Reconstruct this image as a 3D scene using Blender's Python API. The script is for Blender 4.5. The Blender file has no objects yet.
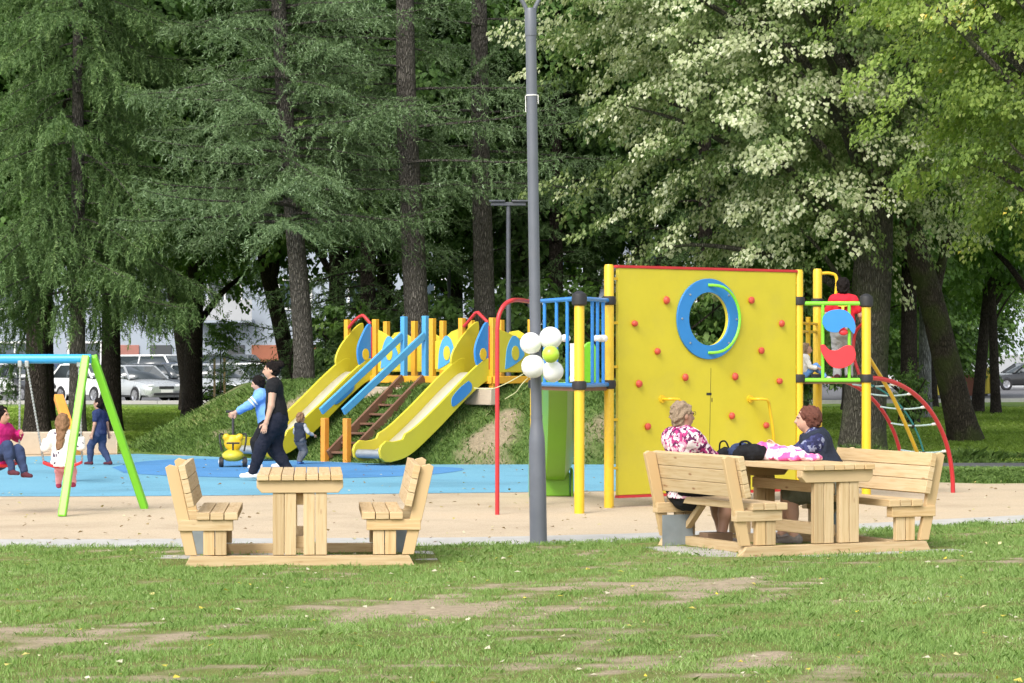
import bpy, math, random
import numpy as np
from mathutils import Vector, Matrix
random.seed(7); rng = np.random.default_rng(11)
SC = bpy.context.scene
COL = SC.collection
F_PX, HOR, CAM_H = 2640.0, 358.0, 1.70
R = math.radians

def dist(py): return F_PX*CAM_H/(py-HOR)              # ground distance seen at image row py
def G(px, py, z=0.0):                                  # ground point
    d = dist(py); return np.array([(px-512)*d/F_PX, d, z])
def P(px, py, d):                                      # point at distance d
    return np.array([(px-512)*d/F_PX, d, CAM_H-(py-HOR)*d/F_PX])
def X(px, d): return (px-512)*d/F_PX
def Z(py, d): return CAM_H-(py-HOR)*d/F_PX
def unit(v):
    v = np.asarray(v, float); n = np.linalg.norm(v); return v/n if n > 1e-9 else v
def rotz(a):
    c, s = math.cos(a), math.sin(a); return np.array([[c,-s,0],[s,c,0],[0,0,1.]])

# ------------------------------------------------------------------ materials
def new_mat(name):
    m = bpy.data.materials.new(name); m.use_nodes = True
    nt = m.node_tree; b = nt.nodes['Principled BSDF']; return m, nt, b
def nd(nt, t, **kw):
    n = nt.nodes.new(t)
    for k, v in kw.items():
        if k in n.inputs: n.inputs[k].default_value = v
        else: setattr(n, k, v)
    return n
def ramp(nt, fac, stops):
    r = nt.nodes.new('ShaderNodeValToRGB'); cr = r.color_ramp
    while len(cr.elements) < len(stops): cr.elements.new(0.5)
    for e, (p, c) in zip(cr.elements, stops):
        e.position = p; e.color = (c[0], c[1], c[2], 1)
    nt.links.new(fac, r.inputs[0]); return r.outputs[0]
def shade(c, f): return tuple(min(1, x*f) for x in c)
def pm(name, c, rough=.5, var=.1, scale=6., bump=0., bscale=60., metal=0., spec=.5, dirt=0., coat=0.):
    """painted / plastic / cloth surface with uneven tone, gloss and a little relief"""
    m, nt, b = new_mat(name); L = nt.links.new
    tc = nd(nt, 'ShaderNodeTexCoord')
    n1 = nd(nt, 'ShaderNodeTexNoise', Scale=scale, Detail=6., Roughness=.6); L(tc.outputs['Object'], n1.inputs['Vector'])
    col = ramp(nt, n1.outputs['Fac'], [(.25, shade(c, 1-var)), (.55, c), (.8, shade(c, 1+var*.6))])
    if dirt:
        n2 = nd(nt, 'ShaderNodeTexNoise', Scale=scale*.45, Detail=8., Roughness=.7); L(tc.outputs['Object'], n2.inputs['Vector'])
        f = ramp(nt, n2.outputs['Fac'], [(.5, (0,0,0)), (.75, (dirt,)*3)])
        mx = nd(nt, 'ShaderNodeMixRGB'); L(f, mx.inputs[0]); L(col, mx.inputs[1]); mx.inputs[2].default_value = (.22,.18,.13,1); col = mx.outputs[0]
    L(col, b.inputs['Base Color'])
    rr = ramp(nt, n1.outputs['Fac'], [(.2, (rough*.85,)*3), (.8, (min(1, rough*1.15),)*3)]); L(rr, b.inputs['Roughness'])
    b.inputs['Metallic'].default_value = metal
    b.inputs['Specular IOR Level'].default_value = spec
    b.inputs['Coat Weight'].default_value = coat
    if bump:
        n3 = nd(nt, 'ShaderNodeTexNoise', Scale=bscale, Detail=4.); L(tc.outputs['Object'], n3.inputs['Vector'])
        bp = nd(nt, 'ShaderNodeBump', Strength=bump, Distance=.02); L(n3.outputs['Fac'], bp.inputs['Height']); L(bp.outputs[0], b.inputs['Normal'])
    return m
def wood_mat(name, c0, c1, c2):
    m, nt, b = new_mat(name); L = nt.links.new
    uv = nd(nt, 'ShaderNodeUVMap'); uv.uv_map = 'UVMap'
    mp = nd(nt, 'ShaderNodeMapping'); mp.inputs['Scale'].default_value = (1.2, 22, 1); L(uv.outputs[0], mp.inputs[0])
    g = nd(nt, 'ShaderNodeTexNoise', Scale=2.2, Detail=7., Roughness=.62, Distortion=.6); L(mp.outputs[0], g.inputs['Vector'])
    col = ramp(nt, g.outputs['Fac'], [(.28, c1), (.5, c0), (.75, c2)])
    mp2 = nd(nt, 'ShaderNodeMapping'); mp2.inputs['Scale'].default_value = (3.3, 9.5, 1); L(uv.outputs[0], mp2.inputs[0])
    vo = nd(nt, 'ShaderNodeTexVoronoi', Scale=1.0); L(mp2.outputs[0], vo.inputs['Vector'])
    kf = ramp(nt, vo.outputs['Distance'], [(.05, (.85,)*3), (.13, (0,0,0))])
    mx = nd(nt, 'ShaderNodeMixRGB'); L(kf, mx.inputs[0]); L(col, mx.inputs[1]); mx.inputs[2].default_value = (.26,.12,.05,1)
    at = nd(nt, 'ShaderNodeAttribute'); at.attribute_name = 'rnd'
    tone = ramp(nt, at.outputs['Fac'], [(0, (.80,.78,.74)), (.5, (1,1,1)), (1, (1.0,.93,.82))])
    mu = nd(nt, 'ShaderNodeMixRGB', blend_type='MULTIPLY'); mu.inputs[0].default_value = 1; L(mx.outputs[0], mu.inputs[1]); L(tone, mu.inputs[2])
    L(mu.outputs[0], b.inputs['Base Color']); b.inputs['Roughness'].default_value = .72; b.inputs['Specular IOR Level'].default_value = .25
    bp = nd(nt, 'ShaderNodeBump', Strength=.25, Distance=.004); L(g.outputs['Fac'], bp.inputs['Height']); L(bp.outputs[0], b.inputs['Normal'])
    return m
def leaf_mat(name, stops, trans=.35, rough=.55, tcol=(1.1,1.25,.55), spec=.3):
    """leaf / needle colours spread by a random number that every leaf carries"""
    m, nt, b = new_mat(name); L = nt.links.new
    at = nd(nt, 'ShaderNodeAttribute'); at.attribute_name = 'rnd'
    col = ramp(nt, at.outputs['Fac'], stops)
    L(col, b.inputs['Base Color']); b.inputs['Roughness'].default_value = rough; b.inputs['Specular IOR Level'].default_value = spec
    tr = nd(nt, 'ShaderNodeBsdfTranslucent')
    mu = nd(nt, 'ShaderNodeMixRGB', blend_type='MULTIPLY'); mu.inputs[0].default_value = 1; L(col, mu.inputs[1]); mu.inputs[2].default_value = (*tcol, 1)
    L(mu.outputs[0], tr.inputs[0])
    ms = nd(nt, 'ShaderNodeMixShader'); ms.inputs[0].default_value = trans
    L(b.outputs[0], ms.inputs[1]); L(tr.outputs[0], ms.inputs[2]); L(ms.outputs[0], nt.nodes['Material Output'].inputs[0])
    return m
def bark_mat(name, c0, c1, moss=None, sc=1.):
    m, nt, b = new_mat(name); L = nt.links.new
    tc = nd(nt, 'ShaderNodeTexCoord'); mp = nd(nt, 'ShaderNodeMapping'); mp.inputs['Scale'].default_value = (14*sc, 14*sc, 3.4*sc); L(tc.outputs['Object'], mp.inputs[0])
    vo = nd(nt, 'ShaderNodeTexVoronoi', Scale=2.2, feature='DISTANCE_TO_EDGE'); 
    n0 = nd(nt, 'ShaderNodeTexNoise', Scale=1.5, Detail=6.); L(mp.outputs[0], n0.inputs['Vector'])
    ad = nd(nt, 'ShaderNodeMixRGB', blend_type='ADD'); ad.inputs[0].default_value = .6; L(mp.outputs[0], ad.inputs[1]); L(n0.outputs['Color'], ad.inputs[2])
    L(ad.outputs[0], vo.inputs['Vector'])
    h = ramp(nt, vo.outputs['Distance'], [(.0, (0,0,0)), (.28, (1,1,1))])
    n = nd(nt, 'ShaderNodeTexNoise', Scale=2.4, Detail=8., Roughness=.7); L(tc.outputs['Object'], n.inputs['Vector'])
    col = ramp(nt, n.outputs['Fac'], [(.3, c0), (.7, c1)])
    mx = nd(nt, 'ShaderNodeMixRGB', blend_type='MULTIPLY'); mx.inputs[0].default_value = .5; L(col, mx.inputs[1]); L(h, mx.inputs[2])
    out = mx.outputs[0]
    if moss:
        n2 = nd(nt, 'ShaderNodeTexNoise', Scale=1.3, Detail=7.); L(tc.outputs['Object'], n2.inputs['Vector'])
        f = ramp(nt, n2.outputs['Fac'], [(.48, (0,0,0)), (.62, (.7,)*3)])
        m2 = nd(nt, 'ShaderNodeMixRGB'); L(f, m2.inputs[0]); L(out, m2.inputs[1]); m2.inputs[2].default_value = (*moss, 1); out = m2.outputs[0]
    L(out, b.inputs['Base Color']); b.inputs['Roughness'].default_value = .95; b.inputs['Specular IOR Level'].default_value = .1
    bp = nd(nt, 'ShaderNodeBump', Strength=.9, Distance=.05); L(h, bp.inputs['Height']); L(bp.outputs[0], b.inputs['Normal'])
    return m

# ------------------------------------------------------------------ objects
WORLD = {}                                              # thing name -> world matrix (for parts given in world coordinates)
def tag(o, label=None, cat=None, group=None, kind=None):
    if label: o['label'] = label
    if cat: o['category'] = cat
    if group: o['group'] = group
    if kind: o['kind'] = kind
    return o
def thing(name, label, cat, loc=(0,0,0), rz=0., group=None):
    o = bpy.data.objects.new(name, None); COL.objects.link(o)
    o.location = tuple(float(v) for v in loc); o.rotation_euler = (0,0,rz); o.empty_display_size = .1
    WORLD[o.name] = Matrix.Translation(Vector([float(v) for v in loc])) @ Matrix.Rotation(rz, 4, 'Z')
    return tag(o, label, cat, group)
def root_of(o):
    while o.parent: o = o.parent
    return o
def link_mesh(name, me, parent=None, mats=(), world=False, smooth=False, bevel=0.):
    for m in mats: me.materials.append(m)
    if world and parent is not None:
        me.transform(WORLD[root_of(parent).name].inverted())
    o = bpy.data.objects.new(name, me); COL.objects.link(o)
    if parent is not None: o.parent = parent
    if bevel:
        b = o.modifiers.new('bevel', 'BEVEL'); b.width = bevel; b.segments = 2; b.limit_method = 'ANGLE'; b.angle_limit = R(40)
    return o
def copy_thing(o, loc, rz=None, label=None, scale=None):
    c = o.copy(); COL.objects.link(c); c.location = tuple(float(v) for v in loc)
    if rz is not None: c.rotation_euler = (0,0,rz)
    if scale is not None: c.scale = (scale,)*3 if not hasattr(scale, '__len__') else scale
    if label: c['label'] = label
    for ch in list(o.children):
        d = ch.copy(); COL.objects.link(d); d.parent = c
        for g in list(ch.children):
            e = g.copy(); COL.objects.link(e); e.parent = d
    return c
def np_mesh(name, V, Fc, rnd=None, smooth=False, attr='rnd', uv=None):
    V = np.asarray(V, np.float32).reshape(-1, 3); Fc = np.asarray(Fc, np.int32)
    M, k = Fc.shape; me = bpy.data.meshes.new(name)
    me.vertices.add(len(V)); me.vertices.foreach_set('co', V.ravel())
    me.loops.add(M*k); me.loops.foreach_set('vertex_index', Fc.ravel())
    me.polygons.add(M); me.polygons.foreach_set('loop_start', np.arange(0, M*k, k, dtype=np.int32))
    if smooth: me.polygons.foreach_set('use_smooth', np.ones(M, bool))
    if rnd is not None:
        dom = 'FACE' if len(rnd) == M else 'POINT'
        a = me.attributes.new(attr, 'FLOAT', dom); a.data.foreach_set('value', np.asarray(rnd, np.float32))
    me.update(calc_edges=True); return me

class MB:
    """collects shapes and links them as ONE mesh object"""
    def __init__(s): s.V = []; s.F = []; s.M = []; s.U = []; s.Rn = []; s.S = []; s.n = 0
    def add(s, V, F, m=0, uv=None, rnd=None, smooth=False):
        V = np.asarray(V, float).reshape(-1, 3); s.V.append(V)
        r = random.random() if rnd is None else rnd
        for i, f in enumerate(F):
            s.F.append([a+s.n for a in f]); s.M.append(m); s.Rn.append(r); s.S.append(smooth)
            s.U.append(uv[i] if uv is not None else [(0,0)]*len(f))
        s.n += len(V); return s
    def box(s, c, size, rot=None, m=0, taper=(1,1)):
        """box with wood-grain uv along its longest side"""
        c = np.asarray(c, float); h = np.asarray(size, float)/2
        cs = np.array([[x,y,z] for z in (-1,1) for y in (-1,1) for x in (-1,1)], float)
        cs[4:, 0] *= taper[0]; cs[4:, 1] *= taper[1]
        L = cs*h; Vw = L @ (np.asarray(rot).T if rot is not None else np.eye(3)) + c
        F = [(0,2,3,1),(4,5,7,6),(0,1,5,4),(2,6,7,3),(0,4,6,2),(1,3,7,5)]
        ax = int(np.argmax(size)); ot = [i for i in range(3) if i != ax]; o0, o1 = random.uniform(0,50), random.uniform(0,50)
        uv = []
        for f in F:
            pts = L[list(f)]; ext = pts.max(0)-pts.min(0); fl = [i for i in ot if ext[i] > 1e-6]
            if ext[ax] > 1e-6: uv.append([(p[ax]+o0, p[fl[0]]+o1) for p in pts])
            else: uv.append([(p[ot[0]]*.15+o0, p[ot[1]]+o1) for p in pts])
        return s.add(Vw, F, m, uv)
    def bar(s, a, b, w, h, up=(0,0,1), m=0):
        a = np.asarray(a, float); b = np.asarray(b, float); z = unit(b-a); u = np.asarray(up, float)
        if abs(np.dot(z, unit(u))) > .98: u = np.array([0,1.,0])
        x = unit(np.cross(u, z)); y = np.cross(z, x)
        return s.box((a+b)/2, (w, h, np.linalg.norm(b-a)), np.stack([x,y,z], 1), m)
    def tube(s, pts, r, n=12, m=0, cap=True, closed=False):
        pts = np.asarray(pts, float); K = len(pts); rr = np.full(K, r) if np.isscalar(r) else np.asarray(r, float)
        T = np.gradient(pts, axis=0) if not closed else (np.roll(pts,-1,0)-np.roll(pts,1,0))
        T /= np.linalg.norm(T, axis=1)[:, None]+1e-12
        ref = np.array([0,0,1.]) if abs(T[0][2]) < .9 else np.array([1.,0,0])
        x = unit(np.cross(ref, T[0])); V = []; ang = np.arange(n)*2*math.pi/n
        for i in range(K):
            x = unit(x - T[i]*np.dot(x, T[i])); y = np.cross(T[i], x)
            V.append(pts[i] + rr[i]*(np.cos(ang)[:,None]*x + np.sin(ang)[:,None]*y))
        F = []
        for i in range(K if closed else K-1):
            j = (i+1) % K
            for k in range(n): F.append((i*n+k, i*n+(k+1)%n, j*n+(k+1)%n, j*n+k))
        s.add(np.concatenate(V), F, m, smooth=True)
        if cap and not closed:
            b = s.n-K*n
            s.add(np.zeros((0,3)), [], m)
            s.F.append([b+k for k in range(n)][::-1]); s.F.append([b+(K-1)*n+k for k in range(n)])
            for _ in (0,1): s.M.append(m); s.Rn.append(.5); s.S.append(False); s.U.append([(0,0)]*n)
        return s
    def lathe(s, prof, c=(0,0,0), n=24, m=0, rot=None, smooth=True, sx=1., sy=1.):
        V = []; ang = np.arange(n)*2*math.pi/n
        for r_, z_ in prof: V.append(np.stack([r_*np.cos(ang)*sx, r_*np.sin(ang)*sy, np.full(n, z_)], 1))
        V = np.concatenate(V); 
        if rot is not None: V = V @ np.asarray(rot).T
        F = [(i*n+k, i*n+(k+1)%n, (i+1)*n+(k+1)%n, (i+1)*n+k) for i in range(len(prof)-1) for k in range(n)]
        return s.add(V+np.asarray(c, float), F, m, smooth=smooth)
    def ball(s, c, r, n=16, m=0, rot=None):
        r = np.full(3, r) if np.isscalar(r) else np.asarray(r, float); k = n//2
        V = []; ang = np.arange(n)*2*math.pi/n
        for i in range(k+1):
            t = math.pi*i/k; V.append(np.stack([math.sin(t)*np.cos(ang), math.sin(t)*np.sin(ang), np.full(n, -math.cos(t))], 1))
        V = np.concatenate(V)*r
        if rot is not None: V = V @ np.asarray(rot).T
        F = [(i*n+a, i*n+(a+1)%n, (i+1)*n+(a+1)%n, (i+1)*n+a) for i in range(k) for a in range(n)]
        return s.add(V+np.asarray(c, float), F, m, smooth=True)
    def prism(s, poly, o, ux, uy, depth, m=0, hole=None):
        """outline poly (list of 2d) in the frame o,ux,uy pushed by depth along ux x uy (both ways half)"""
        o = np.asarray(o, float); ux = unit(ux); uy = unit(uy); nz = np.cross(ux, uy)
        p = np.asarray(poly, float); 
        def lay(q, d): return o + q[:, :1]*ux + q[:, 1:]*uy + nz*d
        n = len(p)
        if hole is None:
            V = np.concatenate([lay(p, depth/2), lay(p, -depth/2)])
            F = [tuple(range(n)), tuple(range(2*n-1, n-1, -1))] + [(i, i+n, (i+1)%n+n, (i+1)%n) for i in range(n)]
        else:
            q = np.asarray(hole, float); assert len(q) == n
            V = np.concatenate([lay(p, depth/2), lay(q, depth/2), lay(p, -depth/2), lay(q, -depth/2)])
            F = []
            for i in range(n):
                j = (i+1) % n
                F += [(i, j, n+j, n+i), (2*n+j, 2*n+i, 3*n+i, 3*n+j), (j, i, 2*n+i, 2*n+j), (n+i, n+j, 3*n+j, 3*n+i)]
        return s.add(V, F, m)
    def build(s, name, mats, parent=None, world=False, bevel=0., solid=0.):
        me = bpy.data.meshes.new(name)
        V = np.concatenate(s.V); me.from_pydata(V.tolist(), [], s.F)
        mats = mats if isinstance(mats, (list, tuple)) else [mats]
        me.polygons.foreach_set('material_index', np.array(s.M, np.int32)); me.polygons.foreach_set('use_smooth', np.array(s.S, bool))
        a = me.attributes.new('rnd', 'FLOAT', 'FACE'); a.data.foreach_set('value', np.array(s.Rn, np.float32))
        uv = me.uv_layers.new(name='UVMap'); flat = [c for f in s.U for q in f for c in q]; uv.data.foreach_set('uv', np.array(flat, np.float32))
        me.update(calc_edges=True); me.set_sharp_from_angle(angle=R(38))
        o = link_mesh(name, me, parent, mats, world, bevel=bevel)
        if solid:
            mo = o.modifiers.new('solid', 'SOLIDIFY'); mo.thickness = solid; mo.offset = 0
        return o
def curve(pts, n=24):
    """smooth Catmull-Rom through points"""
    p = np.asarray(pts, float); p = np.concatenate([[2*p[0]-p[1]], p, [2*p[-1]-p[-2]]]); out = []
    for i in range(1, len(p)-2):
        for t in np.linspace(0, 1, n, endpoint=False):
            a, b, c, d = p[i-1], p[i], p[i+1], p[i+2]
            out.append(.5*((2*b)+(-a+c)*t+(2*a-5*b+4*c-d)*t*t+(-a+3*b-3*c+d)*t**3))
    out.append(p[-2]); return np.array(out)
def snoise(p, f, seed=0, octv=3):
    """cheap smooth noise, about -1..1"""
    g = np.random.default_rng(seed); p = np.asarray(p, float); o = np.zeros(p.shape[:-1]); a = 1.; tot = 0
    for k in range(octv):
        for _ in range(4):
            w = g.normal(size=p.shape[-1]); w *= f*(2**k)/np.linalg.norm(w)*g.uniform(.7, 1.4)
            o += a*np.sin(p @ w*2*math.pi + g.uniform(0, 6.28))/2.2
        tot += a; a *= .55
    return o/tot*1.2

# ------------------------------------------------------------------ smooth solids (people, bags): signed distances -> one closed skin
class Solid:
    def __init__(s, h=.008): s.p = []; s.cuts = []; s.h = h
    def cap(s, a, b, ra, rb=None, k=.02): s.p.append(('c', np.asarray(a, float), np.asarray(b, float), ra, ra if rb is None else rb, k)); return s
    def flat(s, a, b, ra, rb, side, fl, k=.03, fwd=None): s.p.append(('f', np.asarray(a, float), np.asarray(b, float), ra, rb, k, unit(side), fl)); return s
    def ell(s, c, r, rot=None, k=.02): s.p.append(('e', np.asarray(c, float), np.asarray(r, float), np.eye(3) if rot is None else np.asarray(rot, float), 0, k)); return s
    def cut(s, c, n): s.cuts.append((np.asarray(c, float), unit(n))); return s
    def bounds(s):
        lo = np.full(3, 9e9); hi = -lo
        for q in s.p:
            if q[0] == 'e': r = np.full(3, q[2].max()); lo = np.minimum(lo, q[1]-r); hi = np.maximum(hi, q[1]+r)
            else:
                r = max(q[3], q[4])
                for e in (q[1], q[2]): lo = np.minimum(lo, e-r); hi = np.maximum(hi, e+r)
        return lo-.04, hi+.04
    def mesh(s, name, noise=0., nf=8.):
        h = s.h; lo, hi = s.bounds(); n = np.ceil((hi-lo)/h).astype(int)+1
        ax = [lo[i]+np.arange(n[i])*h for i in range(3)]
        v = np.full(tuple(n), .3, np.float32)
        for q in s.p:
            k = q[5]
            if q[0] == 'e': r = np.full(3, q[2].max()); l, u = q[1]-r, q[1]+r
            else:
                r = max(q[3], q[4]); l = np.minimum(q[1], q[2])-r; u = np.maximum(q[1], q[2])+r
            m = k+3*h; i0 = np.maximum(0, ((l-m-lo)/h).astype(int)); i1 = np.minimum(n, ((u+m-lo)/h).astype(int)+2)
            sl = tuple(slice(a, b) for a, b in zip(i0, i1))
            g = np.stack(np.meshgrid(*[ax[i][i0[i]:i1[i]] for i in range(3)], indexing='ij'), -1).astype(np.float32)
            if q[0] == 'e':
                l_ = (g-q[1]) @ q[3]; k0 = np.linalg.norm(l_/q[2], axis=-1); k1 = np.linalg.norm(l_/(q[2]**2), axis=-1)+1e-9; d = k0*(k0-1)/k1
            else:
                a, b = q[1], q[2]; ab = b-a; gg = g-a
                if q[0] == 'f':
                    T = unit(ab); sd = unit(q[6]-T*np.dot(q[6], T)); dp = np.cross(T, sd); dd = gg @ dp; gg = gg + dd[..., None]*dp*(1/q[7]-1)
                t = np.clip((gg @ ab)/max(ab @ ab, 1e-9), 0, 1); d = np.linalg.norm(gg-t[..., None]*ab, axis=-1)-(q[3]+(q[4]-q[3])*t)
                if q[0] == 'f': d = d*(q[7]*.5+.5)
            w = v[sl]; hh = np.maximum(k-np.abs(w-d), 0); v[sl] = np.minimum(w, d)-hh*hh/(4*k+1e-9)
        if s.cuts or noise:
            g = np.stack(np.meshgrid(*ax, indexing='ij'), -1)
            if noise:
                near = np.abs(v) < .06; v[near] += (noise*snoise(g[near], nf, 5)).astype(np.float32)
            for c, nn in s.cuts: v = np.maximum(v, ((g-c) @ nn).astype(np.float32))
        return surface_nets(name, v, lo, h)
def surface_nets(name, v, lo, h):
    v = np.pad(v, 1, constant_values=.3); lo = lo-h
    sg = v < 0; c = np.zeros(tuple(np.array(v.shape)-1), np.uint8)
    cor = [(i,j,k) for i in (0,1) for j in (0,1) for k in (0,1)]
    sh = np.array(v.shape)-1
    for i,j,k in cor: c += sg[i:i+sh[0], j:j+sh[1], k:k+sh[2]]
    mask = (c > 0) & (c < 8); idx = np.argwhere(mask); N = len(idx)
    acc = np.zeros((N,3)); cnt = np.zeros(N)
    for a in cor:
        for ax in range(3):
            if a[ax]: continue
            b = list(a); b[ax] = 1
            va = v[tuple((idx+a).T)]; vb = v[tuple((idx+b).T)]; cr = (va < 0) != (vb < 0)
            t = np.where(cr, va/np.where(cr, va-vb, 1), 0); p = np.array(a, float)[None] + t[:,None]*(np.array(b)-np.array(a))[None]
            acc += p*cr[:,None]; cnt += cr
    pos = lo + (idx+acc/cnt[:,None])*h
    ids = np.full(mask.shape, -1, np.int64); ids[mask] = np.arange(N); F = []
    for ax in range(3):
        o1, o2 = [(1,2),(2,0),(0,1)][ax]
        s0 = [slice(1,-1)]*3; s0[ax] = slice(0,-1); s1 = list(s0); s1[ax] = slice(1,None)
        A = sg[tuple(s0)]; B = sg[tuple(s1)]; e = np.argwhere(A != B)
        if not len(e): continue
        off = np.array([1,1,1]); off[ax] = 0; e0 = e+off; fl = A[tuple(e.T)]
        def cell(d1, d2):
            q = e0.copy(); q[:, o1] -= d1; q[:, o2] -= d2; return ids[tuple(q.T)]
        f = np.stack([cell(1,1), cell(0,1), cell(0,0), cell(1,0)], 1); f[~fl] = f[~fl][:, ::-1]; F.append(f)
    F = np.concatenate(F); F = F[(F >= 0).all(1)]
    return np_mesh(name, pos, F, smooth=True)
# ------------------------------------------------------------------ camera, light, sky
cam = bpy.data.cameras.new('camera'); camo = bpy.data.objects.new('camera', cam); COL.objects.link(camo)
camo.location = (0,0,CAM_H); camo.rotation_euler = (R(90),0,0)
cam.sensor_width = 36; cam.lens = F_PX*36/1024; cam.shift_y = (HOR-341.5)/1024; cam.clip_end = 3000; cam.clip_start = .5
SC.camera = camo
SUN_EL, SUN_AZ = 45., 207.                      # azimuth clockwise from +Y (the way the camera looks)
w = bpy.data.worlds.new('World'); SC.world = w; w.use_nodes = True
nt = w.node_tree; bg = nt.nodes['Background']
sky = nt.nodes.new('ShaderNodeTexSky'); sky.sky_type = 'NISHITA'; sky.sun_disc = False
sky.sun_elevation = R(SUN_EL); sky.sun_rotation = R(SUN_AZ); sky.air_density = 1.0; sky.dust_density = 3.0
hs = nt.nodes.new('ShaderNodeHueSaturation'); hs.inputs['Saturation'].default_value = .35
nt.links.new(sky.outputs[0], hs.inputs['Color']); nt.links.new(hs.outputs[0], bg.inputs[0]); bg.inputs[1].default_value = .15
sl = bpy.data.lights.new('sun', 'SUN'); sl.energy = 1.1; sl.angle = R(25); sl.color = (1,.96,.9)
so = bpy.data.objects.new('sun', sl); COL.objects.link(so)
sd = Vector((math.sin(R(SUN_AZ))*math.cos(R(SUN_EL)), math.cos(R(SUN_AZ))*math.cos(R(SUN_EL)), math.sin(R(SUN_EL))))
so.rotation_euler = sd.to_track_quat('Z', 'Y').to_euler(); so.location = (0,0,30)
vs = SC.view_settings; vs.view_transform = 'Standard'; vs.look = 'None'; vs.gamma = 1; vs.exposure = 1.12
SC.cycles.max_bounces = 12; SC.cycles.diffuse_bounces = 10; SC.cycles.glossy_bounces = 3; SC.cycles.transmission_bounces = 6; SC.cycles.transparent_max_bounces = 6
SC.cycles.use_denoising = True

# ------------------------------------------------------------------ materials
M_wood = wood_mat('pine_wood', (.55,.41,.235), (.44,.295,.145), (.61,.475,.30))
M_yellow = pm('yellow_board', (.545,.465,.026), .42, .07, 3, dirt=.14)
M_yellow2 = pm('bright_yellow_board', (.56,.47,.03), .4, .06, 4, dirt=.1)
M_post = pm('yellow_post_paint', (.68,.44,.015), .38, .07, 5, dirt=.12)
M_orange = pm('orange_yellow_timber', (.68,.35,.02), .55, .1, 6, dirt=.2)
M_orange2 = pm('orange_timber', (.72,.27,.03), .6, .12, 6, dirt=.2)
M_blue = pm('blue_board', (.025,.20,.52), .4, .07, 5)
M_blue2 = pm('light_blue_timber', (.07,.32,.62), .5, .08, 6, dirt=.1)
M_rail = pm('blue_rail_paint', (.03,.22,.60), .35, .06, 6)
M_beam = pm('sky_blue_steel', (.035,.33,.70), .35, .06, 5)
M_red = pm('red_paint', (.48,.025,.03), .38, .1, 6)
M_red2 = pm('red_plastic', (.62,.03,.04), .4, .08, 8)
M_hold = pm('red_hold', (.52,.07,.04), .55, .15, 20)
M_lime = pm('lime_paint', (.20,.62,.035), .36, .06, 5)
M_green = pm('green_slide_plastic', (.17,.40,.025), .35, .08, 3)
M_black = pm('black_rubber', (.018,.018,.02), .6, .2, 12)
M_brown = pm('brown_timber', (.165,.08,.045), .75, .2, 9, dirt=.3)
M_steel = pm('slide_steel', (.66,.64,.58), .42, .08, 3, metal=.35)
M_galv = pm('galvanised_steel', (.36,.38,.38), .42, .15, 14, metal=.55)
M_lamp = pm('grey_lamp_paint', (.115,.125,.15), .42, .12, 5, dirt=.12)
M_lampb = pm('dark_grey_lamp_paint', (.075,.082,.10), .5, .15, 6, dirt=.2)
M_plate = pm('grey_sheet', (.20,.23,.24), .55, .15, 10, dirt=.3)
M_white = pm('white_plastic', (.80,.79,.76), .4, .05, 8)
M_rope = pm('pale_rope', (.42,.55,.52), .8, .15, 30)
M_rope2 = pm('teal_rope', (.03,.22,.22), .8, .15, 30)
M_conc = pm('concrete', (.42,.41,.38), .9, .16, 4, bump=.3, bscale=80, dirt=.25)
M_wallc = pm('tan_concrete', (.46,.37,.27), .9, .12, 3, bump=.3, bscale=60, dirt=.2)
M_pave = pm('paving_grey', (.40,.38,.34), .9, .2, 5, bump=.3, bscale=60, dirt=.35)
M_asph = pm('asphalt', (.11,.11,.115), .9, .2, 2, bump=.3, bscale=120)
M_balloon = pm('white_latex', (.86,.86,.84), .28, .03, 9, coat=.2)
M_balloon2 = pm('lime_latex', (.42,.62,.05), .28, .05, 9, coat=.2)

def rubber(name, c, c2, c3):
    m, nt, b = new_mat(name); L = nt.links.new; tc = nd(nt, 'ShaderNodeTexCoord')
    n = nd(nt, 'ShaderNodeTexNoise', Scale=90., Detail=3.); L(tc.outputs['Object'], n.inputs['Vector'])
    n2 = nd(nt, 'ShaderNodeTexNoise', Scale=.55, Detail=8., Roughness=.65); L(tc.outputs['Object'], n2.inputs['Vector'])
    a = ramp(nt, n.outputs['Fac'], [(.35, c2), (.5, c), (.66, c3)])
    f = ramp(nt, n2.outputs['Fac'], [(.3, (.80,.78,.76)), (.5, (1,1,1)), (.72, (1.08,1.06,1.03))])
    mu = nd(nt, 'ShaderNodeMixRGB', blend_type='MULTIPLY'); mu.inputs[0].default_value = 1; L(a, mu.inputs[1]); L(f, mu.inputs[2]); 
    n3 = nd(nt, 'ShaderNodeTexNoise', Scale=3.2, Detail=9., Roughness=.75); L(tc.outputs['Object'], n3.inputs['Vector'])
    f3 = ramp(nt, n3.outputs['Fac'], [(.6, (0,0,0)), (.8, (.2,)*3)])
    mx = nd(nt, 'ShaderNodeMixRGB'); L(f3, mx.inputs[0]); L(mu.outputs[0], mx.inputs[1]); mx.inputs[2].default_value = (.36,.29,.21,1)
    L(mx.outputs[0], b.inputs['Base Color'])
    b.inputs['Roughness'].default_value = .9; b.inputs['Specular IOR Level'].default_value = .2
    bp = nd(nt, 'ShaderNodeBump', Strength=.3, Distance=.01); L(n.outputs['Fac'], bp.inputs['Height']); L(bp.outputs[0], b.inputs['Normal'])
    return m
M_sand = rubber('sand_rubber', (.475,.385,.27), (.40,.31,.21), (.54,.445,.325))
M_cyan = rubber('pale_blue_rubber', (.135,.335,.45), (.10,.28,.40), (.20,.395,.50))
M_dblue = rubber('deep_blue_rubber', (.07,.225,.46), (.05,.18,.40), (.12,.29,.51))

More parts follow.
